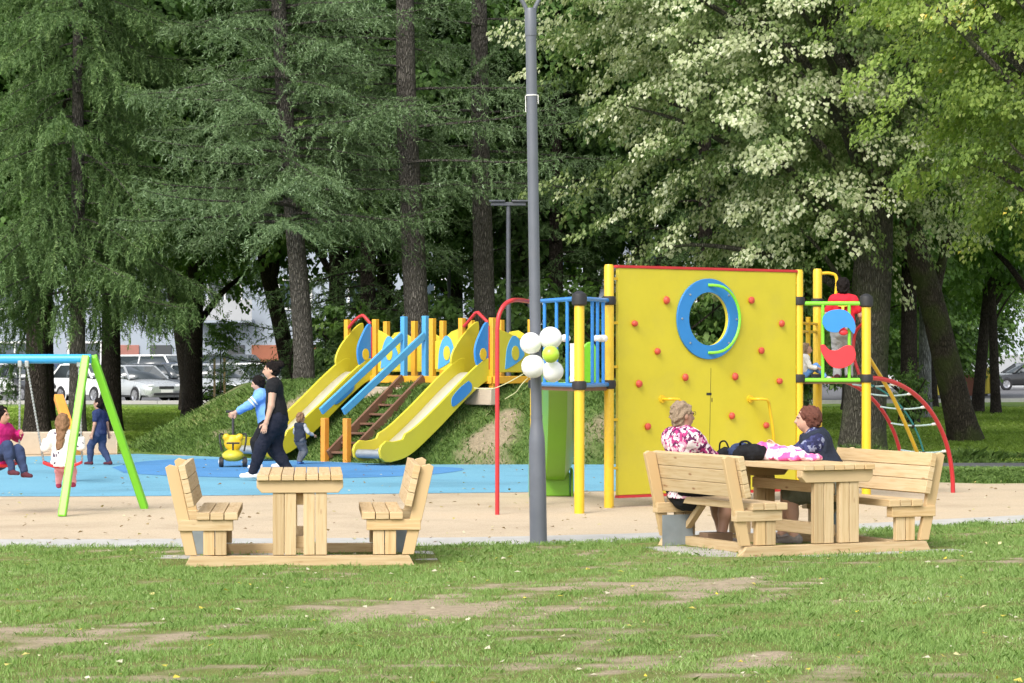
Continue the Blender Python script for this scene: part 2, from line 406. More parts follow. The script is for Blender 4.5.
def grass_ground(name, stops, soil=None, patch=(.5,.62), attr=None, bscale=14):
    m, nt, b = new_mat(name); L = nt.links.new; tc = nd(nt, 'ShaderNodeTexCoord')
    n = nd(nt, 'ShaderNodeTexNoise', Scale=5., Detail=10., Roughness=.8); L(tc.outputs['Object'], n.inputs['Vector'])
    n2 = nd(nt, 'ShaderNodeTexNoise', Scale=.35, Detail=5.); L(tc.outputs['Object'], n2.inputs['Vector'])
    mx0 = nd(nt, 'ShaderNodeMixRGB'); mx0.inputs[0].default_value = .45; L(n.outputs['Fac'], mx0.inputs[1]); L(n2.outputs['Fac'], mx0.inputs[2])
    col = ramp(nt, mx0.outputs[0], stops)
    if soil:
        if attr:
            at = nd(nt, 'ShaderNodeAttribute'); at.attribute_name = attr; src = at.outputs['Fac']
            f = ramp(nt, src, [(patch[0], (1,1,1)), (patch[1], (0,0,0))])
        else:
            n4 = nd(nt, 'ShaderNodeTexNoise', Scale=1.1, Detail=7., Roughness=.62); L(tc.outputs['Object'], n4.inputs['Vector'])
            f = ramp(nt, n4.outputs['Fac'], [(patch[0], (0,0,0)), (patch[1], (1,1,1))])
        n5 = nd(nt, 'ShaderNodeTexNoise', Scale=22., Detail=8., Roughness=.7); L(tc.outputs['Object'], n5.inputs['Vector'])
        sc = ramp(nt, n5.outputs['Fac'], [(.3, shade(soil, .72)), (.55, soil), (.75, shade(soil, 1.22))])
        mx = nd(nt, 'ShaderNodeMixRGB'); L(f, mx.inputs[0]); L(col, mx.inputs[1]); L(sc, mx.inputs[2]); col = mx.outputs[0]
    L(col, b.inputs['Base Color']); b.inputs['Roughness'].default_value = .95; b.inputs['Specular IOR Level'].default_value = .15
    n3 = nd(nt, 'ShaderNodeTexNoise', Scale=bscale, Detail=8., Roughness=.8); L(tc.outputs['Object'], n3.inputs['Vector'])
    bp = nd(nt, 'ShaderNodeBump', Strength=.8, Distance=.08); L(n3.outputs['Fac'], bp.inputs['Height']); L(bp.outputs[0], b.inputs['Normal'])
    return m
M_ground = grass_ground('park_grass', [(.34, (.10,.165,.035)), (.5, (.165,.25,.055)), (.64, (.23,.31,.08))], (.20,.16,.09), (.62,.74))
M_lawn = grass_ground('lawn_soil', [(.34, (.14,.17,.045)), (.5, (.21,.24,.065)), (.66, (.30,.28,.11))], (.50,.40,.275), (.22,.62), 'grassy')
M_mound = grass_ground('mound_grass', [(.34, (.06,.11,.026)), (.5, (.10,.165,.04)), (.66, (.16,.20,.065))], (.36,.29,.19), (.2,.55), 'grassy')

# ------------------------------------------------------------------ ground and surfaces
def sheet(name, poly, z, mat):
    m = MB(); m.add([(p[0], p[1], z) for p in poly], [tuple(range(len(poly)))]); o = m.build(name, mat)
    return tag(o, kind='structure')
sheet('ground', [(-400,-60), (400,-60), (400,700), (-400,700)], 0, M_ground)
# front lawn with its worn patches
gx = np.arange(-7, 7.01, .06); gy = np.arange(10.5, 30.01, .06)
def strip_near(x): return np.interp(x, [-8,-4,-.3,1.2,2.6,5.0,7], [23.5,23.5,23.75,24.3,25.1,26.9,28.4])
def grassy(x, y):
    p = np.stack([x, y], -1)
    v = .68 + .26*snoise(p, .32, 3, 4) + .34*snoise(p, 1.5, 9, 4)
    px = 512+F_PX*x/np.maximum(y, 1); py = HOR+F_PX*CAM_H/np.maximum(y, 1)
    for cx, cy, sx, sy, a in [(690,594,120,15,.50), (420,618,110,16,.30), (140,640,110,13,.28), (760,661,60,8,.5), (460,600,60,14,.25), (20,655,50,14,.15), (585,650,60,16,.25), (560,588,60,10,.3)]:
        v = v - a*np.exp(-((px-cx)/sx)**2-((py-cy)/sy)**2)
    for cx, cy, sx, sy, a in [(120,580,170,12,.3), (430,572,120,12,.3), (930,590,150,40,.25), (860,640,150,16,.25)]:
        v = v + a*np.exp(-((px-cx)/sx)**2-((py-cy)/sy)**2)
    return np.clip(v, 0, 1)
XX, YY = np.meshgrid(gx, gy, indexing='ij'); keep = YY < strip_near(XX)+.05
g_ = grassy(XX, YY); ZZ = .004+.02*(snoise(np.stack([XX,YY],-1), .5, 21, 3)+1)*.6
ZZ = np.where(YY > strip_near(XX)-.3, .006, ZZ)
ni, nj = XX.shape; ii = np.arange(ni*nj).reshape(ni, nj)
Fq = np.stack([ii[:-1,:-1], ii[1:,:-1], ii[1:,1:], ii[:-1,1:]], -1); kf = keep[:-1,:-1] & keep[1:,1:] & keep[1:,:-1] & keep[:-1,1:]
me = np_mesh('lawn', np.stack([XX,YY,ZZ],-1), Fq[kf], g_.ravel(), smooth=True, attr='grassy')
tag(link_mesh('lawn', me, None, [M_lawn]), kind='structure')
xs = np.linspace(-8, 7, 31)
wid = lambda x: 1.05+.0*x
sheet('concrete_path', [(-16,23.5)]+[(x, float(strip_near(x))) for x in xs]+[(14,34.0),(14,35.4)]+[(x, float(strip_near(x)+1.08)) for x in xs[::-1]]+[(-16,24.6)], .014, M_conc)
sheet('sand_surface', [(-16,24.3)]+[(x, float(strip_near(x)+.9)) for x in xs]+[(14,35.2),(14,37.2),(9,36.2),(6.4,35.6),(5.2,36.4),(4.4,38),(3.6,41),(2.5,43),(-9,47.5),(-16,47.5)], .004, M_sand)
far = [(-15,43.5),(-12,44),(-9.2,44.6),(-8.2,45.4),(-6.6,46.6),(-5.4,45.5),(-4.3,44.4),(-2.0,42.2),(2.4,42.4),(3.1,40.5),(3.0,37.5),(2.6,35.2),(2.1,33.9)]
near = [(1.2,33.6),(.1,33.3),(-1.2,33.0),(-3.4,32.55),(-5.2,32.3),(-7,32.3),(-15,32.6)]
sheet('pale_blue_surface', far+near, .008, M_cyan)
def gp(a): q = G(*a); return (q[0], q[1])
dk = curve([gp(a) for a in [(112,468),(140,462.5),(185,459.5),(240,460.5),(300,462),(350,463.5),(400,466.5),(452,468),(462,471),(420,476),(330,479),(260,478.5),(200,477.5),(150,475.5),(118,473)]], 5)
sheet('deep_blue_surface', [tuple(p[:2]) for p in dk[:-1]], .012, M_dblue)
sheet('park_path', [(3.2,39.7),(60,39.2),(60,42.6),(2.9,42.9)], .005, M_asph)
sheet('parking_lot', [(-70,97),(2,96.4),(9,97),(70,128),(70,170),(-70,170)], .006, M_asph)
k = MB()
for i in range(24): 
    x0 = -70+i*3; k.box((x0+1.49, 96.9, .06), (2.98,.18,.16))
tag(k.build('kerb', M_conc), kind='structure')
k = MB()
for i in range(16):
    a = np.array([9+i*3.8, 96.6+i*1.93, .06]); b_ = a+np.array([3.78,1.92,0]); k.bar(a, b_, .18, .16)
tag(k.build('kerb', M_conc), kind='structure')
# mound
MPATCH = [(510,414,12,6,.6), (494,430,10,5,.6), (528,398,10,8,.45), (478,440,8,5,.45), (215,432,12,4,.5), (600,420,14,10,.25)]
FOOT = np.array([(-7.2,48.6),(-6.6,47.6),(-5.5,45.6),(-4.5,44.6),(-3.8,43.9),(-2.9,42.95),(-2.2,42.25),(-1.3,41.9),(1.4,41.9),(2.8,42.4),(3.8,44.5),(4.1,48),(3.2,53),(-2,54.5),(-6,53.5),(-7.4,51)])
def foot_dist(x, y):
    p = np.stack([x, y], -1); d = np.full(x.shape, 9e9); ins = np.zeros(x.shape, bool)
    for a, b in zip(FOOT, np.roll(FOOT, -1, 0)):
        ab = b-a; t = np.clip(((p-a) @ ab)/(ab @ ab), 0, 1); d = np.minimum(d, np.linalg.norm(p-a-t[...,None]*ab, axis=-1))
        c = (a[1] > y) != (b[1] > y); ins ^= c & (x < (b[0]-a[0])*(y-a[1])/(b[1]-a[1]+1e-12)+a[0])
    return np.where(ins, d, -d)
def mound_z(x, y):
    d = foot_dist(x, y); t = np.clip(d/np.interp(x, [-4.2,-1.6], [2.45,1.75]), 0, 1); h = np.where(t < .85, t*1.06, 1-(1-t)**2*4.4)
    h = np.minimum(h, 1)
    z = 1.24*h - .05*np.exp(-(d/.25)**2)
    z = z + np.where(d > 0, .035*snoise(np.stack([x,y],-1), .45, 4, 3)*np.clip(d, 0, 1), 0)
    return np.where(d > 0, z, -.05)
gx = np.arange(-7.6, 4.4, .1); gy = np.arange(41.6, 54.8, .1); XX, YY = np.meshgrid(gx, gy, indexing='ij'); ZZ = mound_z(XX, YY)
p2 = np.stack([XX,YY],-1); gm = np.clip(.75+.5*snoise(p2, .3, 14, 4), 0, 1)
pxs = 512+F_PX*XX/YY; pys = HOR-(ZZ-CAM_H)*F_PX/YY
for cx, cy, sx, sy, a in MPATCH:
    gm = gm - a*np.exp(-((pxs-cx)/sx)**2-((pys-cy)/sy)**2)
gm = np.clip(gm, 0, 1)
ni, nj = XX.shape; ii = np.arange(ni*nj).reshape(ni, nj); Fq = np.stack([ii[:-1,:-1], ii[1:,:-1], ii[1:,1:], ii[:-1,1:]], -1)
fd = foot_dist(XX, YY); kf = fd[:-1,:-1] > -.25
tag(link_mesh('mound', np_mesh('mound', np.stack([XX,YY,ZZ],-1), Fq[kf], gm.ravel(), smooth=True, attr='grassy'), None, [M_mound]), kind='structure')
# paving under the picnic sets
def paving(cx, cy, rz, L, W):
    m = MB(); Rm = rotz(rz); n = int(L/.4); k = int(W/.4)
    for i in range(n):
        for j in range(k):
            if random.random() < .22: continue
            c = Rm @ np.array([(i-(n-1)/2)*.4, (j-(k-1)/2)*.4, 0]) + np.array([cx, cy, .004+random.uniform(-.006,.004)])
            m.box(c, (.385,.385,.03), Rm)
    return tag(m.build('paving', M_pave, bevel=.006), kind='structure')

# ------------------------------------------------------------------ picnic sets
L_ = 1.5
def picnic_set(label):
    t = thing('picnic_set', label, 'picnic table', group='pine picnic sets with joined benches')
    hy = L_/2
    def one(name, fn, mat=M_wood, bevel=.004):
        m = MB(); fn(m); return m.build(name, mat, t, bevel=bevel)
    for sy in (-1, 1):
        y = sy*(hy-.045)
        poly = [(-.935,0),(.935,0),(.885,.09),(-.885,.09)]
        def skid(m):
            V = [(x, y+d, z+.006) for d in (-.045,.045) for x, z in poly]
            uvf = lambda f: [(V[i][0]+sy*3, V[i][2]+V[i][1]) for i in f]
            F = [(0,1,2,3),(7,6,5,4),(0,4,5,1),(1,5,6,2),(2,6,7,3),(3,7,4,0)]
            m.add(V, F, 0, [uvf(f) for f in F])
        one('skid', skid)
        for x in (-.174,-.077,.074,.172): one('table_leg', lambda m: m.box((x, y, .353), (.092,.06,.502)))
        one('table_cleat', lambda m: m.prism([(-.31,0),(.31,0),(.35,.045),(.35,.1),(-.35,.1),(-.35,.045)], (0, y, .606), (1,0,0), (0,0,1), .085))
        for sx in (-1, 1):
            for xx in (.735,.638): one('bench_leg', lambda m: m.box((sx*xx, y, .2015), (.09,.055,.197)))
            one('seat_support', lambda m: m.box((sx*.76, y, .345), (.44,.09,.088)))
            one('back_post', lambda m: m.prism([(sx*.83,.102),(sx*.925,.102),(sx*1.087,.815),(sx*1.05,.838),(sx*.985,.82)][::sx], (0, y, 0), (1,0,0), (0,0,1), .048))
    one('tabletop', lambda m: [m.box((-.3+i*.1, 0, .7305), (.094, L_+.06+random.uniform(-.01,.01), .045)) for i in range(7)])
    one('stretcher', lambda m: m.box((0,0,.2), (.075, L_-.19, .1)))
    one('stretcher', lambda m: m.box((0,0,.55), (.06, L_-.19, .09)))
    for sx in (-1, 1):
        one('seat', lambda m: [m.box((sx*(.555+i*.113), 0, .42), (.106, L_+.04+random.uniform(-.01,.01), .058)) for i in range(3)])
        tl = math.atan2(.173, .758); rm = np.array([[math.cos(tl)*1,0,sx*math.sin(tl)],[0,1,0],[-sx*math.sin(tl),0,math.cos(tl)]])
        def slats(m):
            for i, z in enumerate((.55,.663,.776)):
                xc = .872+(z-.102)*.173/.758-.085
                m.box((sx*xc, 0, z), (.056, L_+.05+random.uniform(-.012,.012), .112), rm)
        one('backrest', slats)
        one('ground_beam', lambda m: m.box((sx*.69,0,.057), (.07, L_-.19, .08)))
        one('brace', lambda m: m.bar((sx*.69, hy-.09, .16), (sx*.69, hy-.38, .385), .05, .06, (1,0,0)))
        one('metal_plate', lambda m: m.box((sx*.80, hy-.13, .15), (.30,.01,.27)), M_plate, 0)
    return t
C1 = np.array([X(293,21.4), 21.4+L_/2+.0, .0])
set1 = picnic_set('empty pale pine picnic set with two benches, standing alone before the blue surface')
set1.location = C1; set1.rotation_euler = (0,0,R(4.3))
ang = R(24.5); Rm2 = rotz(ang); near_mid = np.array([X(837,22.75),22.75,0]); C2 = near_mid + Rm2 @ np.array([0, L_/2, 0]); C2[2] = .0
set2 = copy_thing(set1, C2, ang, 'pale pine picnic set where two people sit, bags on its tabletop', (1.02,1.02,1.04))
paving(C1[0]-.05, C1[1]+.05, R(4.3), 2.5, 1.7); paving(C2[0], C2[1], ang, 2.6, 2.0)
def S2(x, y, z): return C2 + Rm2 @ np.array([x, y, z])
# the crate-like wood block and plate seen under the occupied bench
m = MB(); m.box((0,0,.075), (.26,.16,.13)); b_ = m.build('wood_block', pm('dull_brown_wood', (.20,.125,.075), .8, .2, 9), None, bevel=.008)
b_.location = S2(-.52, .46, .0); b_.rotation_euler = (0,0,ang); tag(b_, 'short brown wood block lying under the bench beside the feet of the seated person', 'block')

# ------------------------------------------------------------------ lamp posts
def lamp_near():
    d = dist(545); x = X(538.5, d); s = d/F_PX
    t = thing('street_lamp', 'tall grey lamp post with balloons tied to it, nearest the lawn', 'street lamp', (x, d, 0))
    m = MB(); m.lathe([(0,0),(.079,0),(.079,.02),(.077,.62),(.073,.92)] + [(.073-.021*(3*q*q-2*q**3), .92+.24*q) for q in np.linspace(.1,1,9)] + [(.0505,1.3),(.049,4.64),(0,4.64)], n=28); m.build('post', M_lamp, t)
    m = MB(); m.lathe([(.0521,1.15),(.0545,1.15),(.0545,1.18),(.0521,1.18)], n=28); m.build('collar', M_lamp, t)
    m = MB(); m.lathe([(.05,4.63),(.0535,4.63),(.0535,4.86),(.045,4.88),(0,4.88)], n=28); m.build('head_sleeve', M_lamp, t)
    m = MB(); m.lathe([(.0495,4.083),(.054,4.083),(.054,4.093),(.0495,4.093)], n=28); m.build('cable_clamp', M_white, t)
    m = MB(); m.box((-.057,-.01,4.01), (.006,.03,.15)); m.box((.057,-.01,4.05), (.006,.03,.08)); m.build('cable_guard', M_white, t)
    for sx in (-1, 1):
        m = MB(); m.tube(curve([(sx*.03,0,4.82),(sx*.05,0,4.90),(sx*.13,0,5.02),(sx*.34,0,5.22)], 6), .02, 10); a = m.build('arm', M_lamp, t)
        m = MB(); m.box((sx*.54,0,5.26), (.5,.22,.07)); m.box((sx*.54,0,5.218), (.4,.16,.012)); m.build('luminaire', M_lamp, a, bevel=.015)
    t.rotation_euler = (0,-.0150,0); return t, x, d
lampo, LX, LD = lamp_near()
def lamp_far(px, ytop, d, label, half):
    x = X(px, d); zt = Z(ytop, d)
    t = thing('park_lamp', label, 'street lamp', (x, d, 0), group='slim park lamps under the trees')
    m = MB(); m.lathe([(0,0),(.075,0),(.075,1.0),(.05,1.2),(.042,zt-.05),(0,zt-.05)], n=14); m.build('post', M_lampb, t)
    m = MB(); m.box((0,0,zt-.02), (half*2,.12,.07)); m.build('crossbar', M_lampb, t, bevel=.01)
    for sx in (-1,1):
        m = MB(); m.box((sx*(half-.12),0,zt+.035), (.3,.2,.035)); m.build('luminaire', M_lampb, t, bevel=.008)
    return t
lamp_far(508.5, 203, 49, 'slim dark T-shaped lamp just left of the tall grey lamp post', .33)
lamp_far(449, 258, 62, 'small far T-shaped lamp between the two bare conifer trunks', .3)

# ------------------------------------------------------------------ balloons tied to the post
def balloon(px, py, rpx, d, mat, label, grp, tip):
    r = 1.07*rpx*d/F_PX; c = P(px, py, d)
    t = thing('balloon', label, 'balloon', c, group=grp)
    m = MB(); dirn = unit(np.asarray(tip)-c); z = -dirn; x = unit(np.cross([0,1,0.2], z)); y = np.cross(z, x); rot = np.stack([x,y,z], 1)
    prof = [(0,-1.22),(.05,-1.2),(.12,-1.12),(.4,-.93),(.7,-.66),(.92,-.3),(1,.05),(.95,.38),(.78,.68),(.5,.89),(.25,.98),(0,1.0)]
    m.lathe([(a*r, b*r) for a, b in prof], n=28, rot=rot); m.build('skin', mat, t)
    m = MB(); m.lathe([(0,-1.32*r),(.09*r,-1.31*r),(.05*r,-1.2*r),(0,-1.19*r)], n=12, rot=rot); m.build('knot', mat, t)
    return t
hub = P(543, 356, LD-.10)
for px, py, r_, lb in [(531,343.5,10.2,'white balloon, upper left of the cluster on the tall lamp post'), (550.5,338.5,10.8,'white balloon, topmost of the cluster on the tall lamp post'),
                   (533.5,366,11.2,'white balloon, lower left of the cluster on the tall lamp post'), (552.5,371,10.2,'white balloon, lowest of the cluster, under the lime balloon')]:
    balloon(px, py, r_, LD-.2, M_balloon, lb, 'balloons tied to the lamp post', hub+np.array([0,.05,0]))
balloon(550.5, 354.5, 8.2, LD-.36, M_balloon2, 'small lime green balloon in the middle of the white balloons', 'balloons tied to the lamp post', hub)
for pts, lb in [([(541,361),(528,371),(505,384),(490,389),(474,388)], 'long pale ribbon trailing left from the balloons'), ([(541,365),(530,376),(522,384),(516,392),(505,399)], 'short pale ribbon curling down below the balloons')]:
    m = MB(); q = curve([P(a, b, LD-.22+.06*math.sin(i*2)) for i, (a, b) in enumerate(pts)], 8); m.tube(q, .004, 6)
    tag(m.build('ribbon', pm('pale_ribbon', (.55,.55,.3), .5)), lb, 'ribbon', 'ribbons on the balloons')

# ------------------------------------------------------------------ low wall, swing, seesaw
m = MB(); q = curve([(-16,44.6),(-12,45.6),(-9.6,46.2),(-7.85,46.5),(-7.0,46.7)], 8); V = []; F = []
for i, p in enumerate(q):
    tg = unit(q[min(i+1,len(q)-1)]-q[max(i-1,0)]); n_ = np.array([-tg[1], tg[0]])*.17; hz = .40
    for sgn, z in ((1,0),(1,hz),(-1,hz),(-1,0)): V.append((p[0]+sgn*n_[0], p[1]+sgn*n_[1], z))
for i in range(len(q)-1):
    for a in range(4): F.append((i*4+a, i*4+(a+1)%4, i*4+4+(a+1)%4, i*4+4+a))
F += [(0,1,2,3), tuple((len(q)-1)*4+a for a in (3,2,1,0))]
m.add(V, F); tag(m.build('low_wall', M_wallc, bevel=.02), 'low curved tan concrete wall behind the swings', 'wall')

SWD = 29.0; SWZ = Z(358.8, SWD)
sw = thing('swing_set', 'swing set with a sky blue crossbar and lime green legs', 'swing', (X(88,SWD), SWD, 0))
m = MB(); m.tube([(X(91,SWD)+.0,SWD,SWZ),(-8.0,SWD+.2,SWZ-.005)], .052, 18); m.build('crossbar', M_beam, sw, True)
ap = np.array([X(88.5,SWD), SWD, SWZ+.03])
for a, b in [(G(62,517), ap+(-.02,-.05,0)), (G(145,509), ap+(.04,.05,0)), (np.array([-8.25,28.2,0]), np.array([-7.95,29.15,SWZ+.03])), (np.array([-8.0,30.1,0]), np.array([-7.95,29.25,SWZ+.03]))]:
    m = MB(); m.bar(a, b, .085, .085, (1,0,0)); m.build('leg', M_lime, sw, True, bevel=.012)
def swing_seat(label, c, rz, tops, w_=.42):
    t = thing('hanging_swing', label, 'swing seat', c, rz, 'red swing seats'); Ri = rotz(rz)
    m = MB(); n = 12; V = []; F = []
    for i in range(n+1):
        u = -1+2*i/n; zz = .05*u*u
        for y, z in ((-.09,0),(.09,0),(.085,-.035),(-.085,-.035)): V.append((u*w_/2, y, zz+z))
    for i in range(n):
        for a in range(4): F.append((i*4+a, i*4+(a+1)%4, i*4+4+(a+1)%4, i*4+4+a))
    F += [(3,2,1,0), tuple(n*4+a for a in range(4))]
    m.add(V, F, smooth=False); m.build('seat', M_red2, t, bevel=.008)
    for sx, tp in zip((-1,1), tops):
        e = np.asarray(c) + Ri @ np.array([sx*w_/2, 0, .05]); tp = np.asarray(tp)
        m = MB(); m.tube([e, tp], .0085, 8)
        K = int(np.linalg.norm(tp-e)/.035)
        for i in range(K): m.ball(e+(tp-e)*(i+.5)/K, (.014,.014,.02), 8)
        ch = m.build('chain', M_galv, t, True)
        m = MB(); m.box(tp+np.array([0,0,.02]), (.045,.05,.07)); m.build('hanger', M_galv, ch, True, bevel=.006)
    return t
seat2 = np.array([X(63.5,SWD), SWD-.05, Z(465,SWD)])
swing_seat('red swing seat carrying the child in the white dotted top', seat2, R(4), [(X(27,SWD),SWD,SWZ-.075),(X(79,SWD),SWD,SWZ-.075)])
seat1 = np.array([X(4,SWD), SWD-.15, Z(463.5,SWD)])
swing_seat('red swing seat carrying the child in the magenta jacket', seat1, R(35), [(X(-25,SWD),SWD,SWZ-.075),(X(20,SWD),SWD,SWZ-.075)])

ss = thing('seesaw', 'orange seesaw tilted up behind the child on the swing', 'seesaw', (-6.0, 36.0, 0))
a, b = P(58.5,397,36.9), P(77,452,35.5)
m = MB(); m.bar(a, b, .13, .10); m.build('beam', M_orange2, ss, True, bevel=.012)
mid = (a+b)/2
m = MB(); m.box((mid[0],mid[1],mid[2]/2-.03), (.16,.16,mid[2]-.06)); m.build('stand', M_galv, ss, True, bevel=.01)
q = a+(b-a)*.8
m = MB(); m.box(q+np.array([0,0,.075]), (.2,.26,.04)); m.build('seat', M_black, ss, True, bevel=.015)
# ------------------------------------------------------------------ climbing unit: two triangular decks joined by the yellow wall
A = np.array([X(579.3,28.8),28.8,0]); B = np.array([X(609,29.9),29.9,0]); C = np.array([X(535,30.4),30.4,0])
R1 = np.array([X(798.5,31.7),31.7,0]); R3 = np.array([X(866.3,31.7),31.7,0]); R2 = np.array([X(817.5,32.55),32.55,0])
pu = thing('climbing_frame', 'big yellow climbing wall with round opening, joined to two small decks and a green slide', 'climbing frame', (2.3,31,0))
def part(name, mat, fn, parent=None, bevel=0., solid=0.):
    m = MB(); fn(m); return m.build(name, mat, parent or pu, True, bevel=bevel, solid=solid)
DZ_L, RZ_L, DZ_R, RZ_R = 1.40, 2.35, 1.455, 2.385
U = np.array([0,0,1.])
def post(p, top, collars, caps=None, r=.056):
    o = part('post', M_post, lambda m: m.lathe([(0,0),(r,0),(r,top-.03),(r*.8,top),(0,top)], p, 20))
    for z in collars: part('post_collar', M_black, lambda m: m.lathe([(r,z-.05),(r+.02,z-.042),(r+.026,z),(r+.02,z+.042),(r,z+.05)], p, 20), o)
    if caps: part('post_cap', M_black, lambda m: m.lathe([(r+.001,caps-.1),(r+.026,caps-.085),(r+.03,caps-.02),(r+.02,caps+.03),(.03,caps+.06),(0,caps+.065)], p, 20), o)
post(A, 2.32, [DZ_L], 2.37); post(B, 2.76, [DZ_L, RZ_L]); post(C, 2.32, [DZ_L], 2.37)
post(R1, 2.76, [DZ_R, RZ_R]); post(R3, 2.36, [DZ_R], 2.41); post(R2, 2.80, [DZ_R, RZ_R])
def tri_deck(a, b, c, z):
    cen = (a+b+c)/3; V = [p+(cen-p)*.02+U*(z-.02) for p in (a,b,c)]
    if np.cross(V[1]-V[0], V[2]-V[0])[2] < 0: V = V[::-1]
    part('deck', M_brown, lambda m: m.add(V+[v-U*.045 for v in V], [(0,1,2),(5,4,3),(0,3,4,1),(1,4,5,2),(2,5,3,0)]))
tri_deck(A, B, C, DZ_L); tri_deck(R1, R3, R2, DZ_R)
def rail(a, b, z0, z1, mat, ups, bars=True, r=.02, cut=.07):
    d = unit(b-a); a = a+d*cut; b = b-d*cut
    def fn(m):
        m.tube([a+U*z1, b+U*z1], r*1.25, 12); m.tube([a+U*z0, b+U*z0], r*1.25, 12)
        for t in ups: q = a+(b-a)*t; m.tube([q+U*z0, q+U*z1], r, 10)
    return part('guard_rail', mat, fn)
o = rail(A, B, DZ_L, RZ_L, M_rail, (.42,.62,.84)); 
part('bead', M_white, lambda m: [m.ball(A+(B-A)*t+U*1.92, (.055,.055,.045), 12) for t in (.62,.80)], o)
o = rail(A, C, DZ_L, RZ_L, M_rail, (.24,.5,.8)); part('bead', M_white, lambda m: m.ball(A+(C-A)*.3+U*1.92, (.06,.06,.045), 12), o)
part('play_panel', M_white, lambda m: m.bar(A+(C-A)*.10+U*1.44, A+(C-A)*.10+U*1.86, .10, .02, (C-A)))
rail(R1, R3, DZ_R-.02, RZ_R-.03, M_lime, (.33,.80))
rd = unit(R3-R1); rn = np.array([rd[1],-rd[0],0])
def bean(px, py, flip, mat):
    d = 31.66; c = P(px, py, d); s = d/F_PX
    pts = [(-16,2),(-15,-5),(-10,-10),(-2,-12),(7,-11),(13,-6),(16.5,1),(17,8),(15.5,12.5),(13,10),(10,6.5),(6,6),(2,8),(0,10.5),(-5,11),(-12,8.5)]
    if flip: pts = [(-18,-11),(-14,-11.5),(-10,-7),(-5,-5.5),(0,-6.5),(5,-9.5),(11,-11),(15.5,-8),(17.5,-1),(15,6),(9,10.5),(1,12.5),(-6,11),(-11,6.5),(-15,0),(-17.5,-6)]
    q = curve([(a*s, -b*s) for a, b in pts]+[(pts[0][0]*s, -pts[0][1]*s)], 4)[:-1]
    part('play_panel', mat, lambda m: m.prism(q, c+rn*.03, rd, U, .025), bevel=.004)
bean(838, 321.5, False, M_rail); bean(838, 356, True, M_red2)
part('bead', M_red2, lambda m: m.ball(P(843.5,332.5,31.66), (.055,.02,.035), 14))
# wall
WA = np.array([X(617,30.0),30.0,0]); WB = np.array([X(794.5,31.65),31.65,0]); wd = unit(WB-WA); wn = np.array([wd[1],-wd[0],0]); WL = np.linalg.norm(WB-WA)
def wall_uv(px, py):
    dr = np.array([(px-512)/F_PX, 1, -(py-HOR)/F_PX]); o = np.array([0,0,CAM_H]); t = ((WA-o) @ wn)/(dr @ wn); p = o+dr*t
    return (p-WA) @ wd, p[2]
def wp(px, py, off=.03): u, z = wall_uv(px, py); return WA+wd*u+U*z+wn*off
z0, z1 = wall_uv(620,496)[1]+.01, wall_uv(620,268)[1]; hu, hz = wall_uv(706.5,319); hr = .315
angs = sorted(list(np.linspace(0, 2*math.pi, 48, endpoint=False)+.013) + [math.atan2(b-hz, a-hu) % (2*math.pi) for a in (0, WL) for b in (z0, z1)])
def rect_hit(t):
    c, s = math.cos(t), math.sin(t); k = min([(WL-hu)/c if c > 1e-9 else 9e9, -hu/c if c < -1e-9 else 9e9, (z1-hz)/s if s > 1e-9 else 9e9, (z0-hz)/s if s < -1e-9 else 9e9]); return (hu+c*k, hz+s*k)
panel = part('climbing_panel', M_yellow, lambda m: m.prism([rect_hit(t) for t in angs], WA, wd, U, .05, hole=[(hu+hr*math.cos(t), hz+hr*math.sin(t)) for t in angs]), bevel=.004)
part('panel_edge', M_red, lambda m: (m.bar(WA+U*(z1+.017)-wd*.02, WB+U*(z1+.017)+wd*.02, .07, .03)), panel)
part('panel_edge', M_red, lambda m: (m.bar(WA+U*(z0-.017), WB+U*(z0-.017), .07, .03)), panel)
cc = [(math.cos(t), math.sin(t)) for t in np.linspace(0, 2*math.pi, 64, endpoint=False)]
ring = part('porthole_ring', M_blue, lambda m: m.prism([(hu+.49*a, hz+.47*b) for a, b in cc], WA+wn*.04, wd, U, .026, hole=[(hu+.31*a, hz+.31*b) for a, b in cc]), panel, bevel=.004)
part('bolt', M_galv, lambda m: [m.lathe([(.012,0),(.012,.008),(0,.012)], WA+wd*(hu+.42*math.cos(t))+U*(hz+.395*math.sin(t))+wn*.053, 8, rot=np.stack([wd,U,wn],1)) for t in np.arange(8)*math.pi/4], ring)
part('grab_tube', M_lime, lambda m: m.tube([WA+wd*(hu+.395*math.cos(t))+U*(hz+.395*math.sin(t))+wn*(.05+.09*min(1,min(i,24-i)/2.5)) for i, t in enumerate(np.linspace(1.62,-1.62,25))], .017, 12), panel)
hold_prof = [(.032,0),(.043,.012),(.040,.032),(.026,.046),(0,.05)]
for a, b in [(169,132),(85,193),(145,266),(97,351),(218,334),(119,463),(340,435),(349,332),(465,344),(417,264),(391,132),(471,193),(430,460)]:
    part('climbing_hold', M_hold, lambda m: m.lathe([(r_*random.uniform(.92,1.05), z_) for r_, z_ in hold_prof], wp(600+a/2.625, 250+b/2.625, .025), 14, rot=np.stack([wd,U,wn],1), sy=random.uniform(.85,1.15)), panel)
for px0, px1 in ((748.5,767),(660.5,684)):
    u0 = wp(px0,399,.025); 
    part('grab_bar', M_post, lambda m: (m.lathe([(.045,0),(.045,.02),(0,.022)], u0, 14, rot=np.stack([wd,U,wn],1)), m.tube(curve([u0, u0+wn*.12, u0+wn*.16+wd*.06, u0+wn*.17+wd*.13-U*.02, u0+wn*.14+wd*.19-U*.12, wp(px1,440,.12), wp(px1+1.5,450,.025)], 6), .017, 10)), panel)
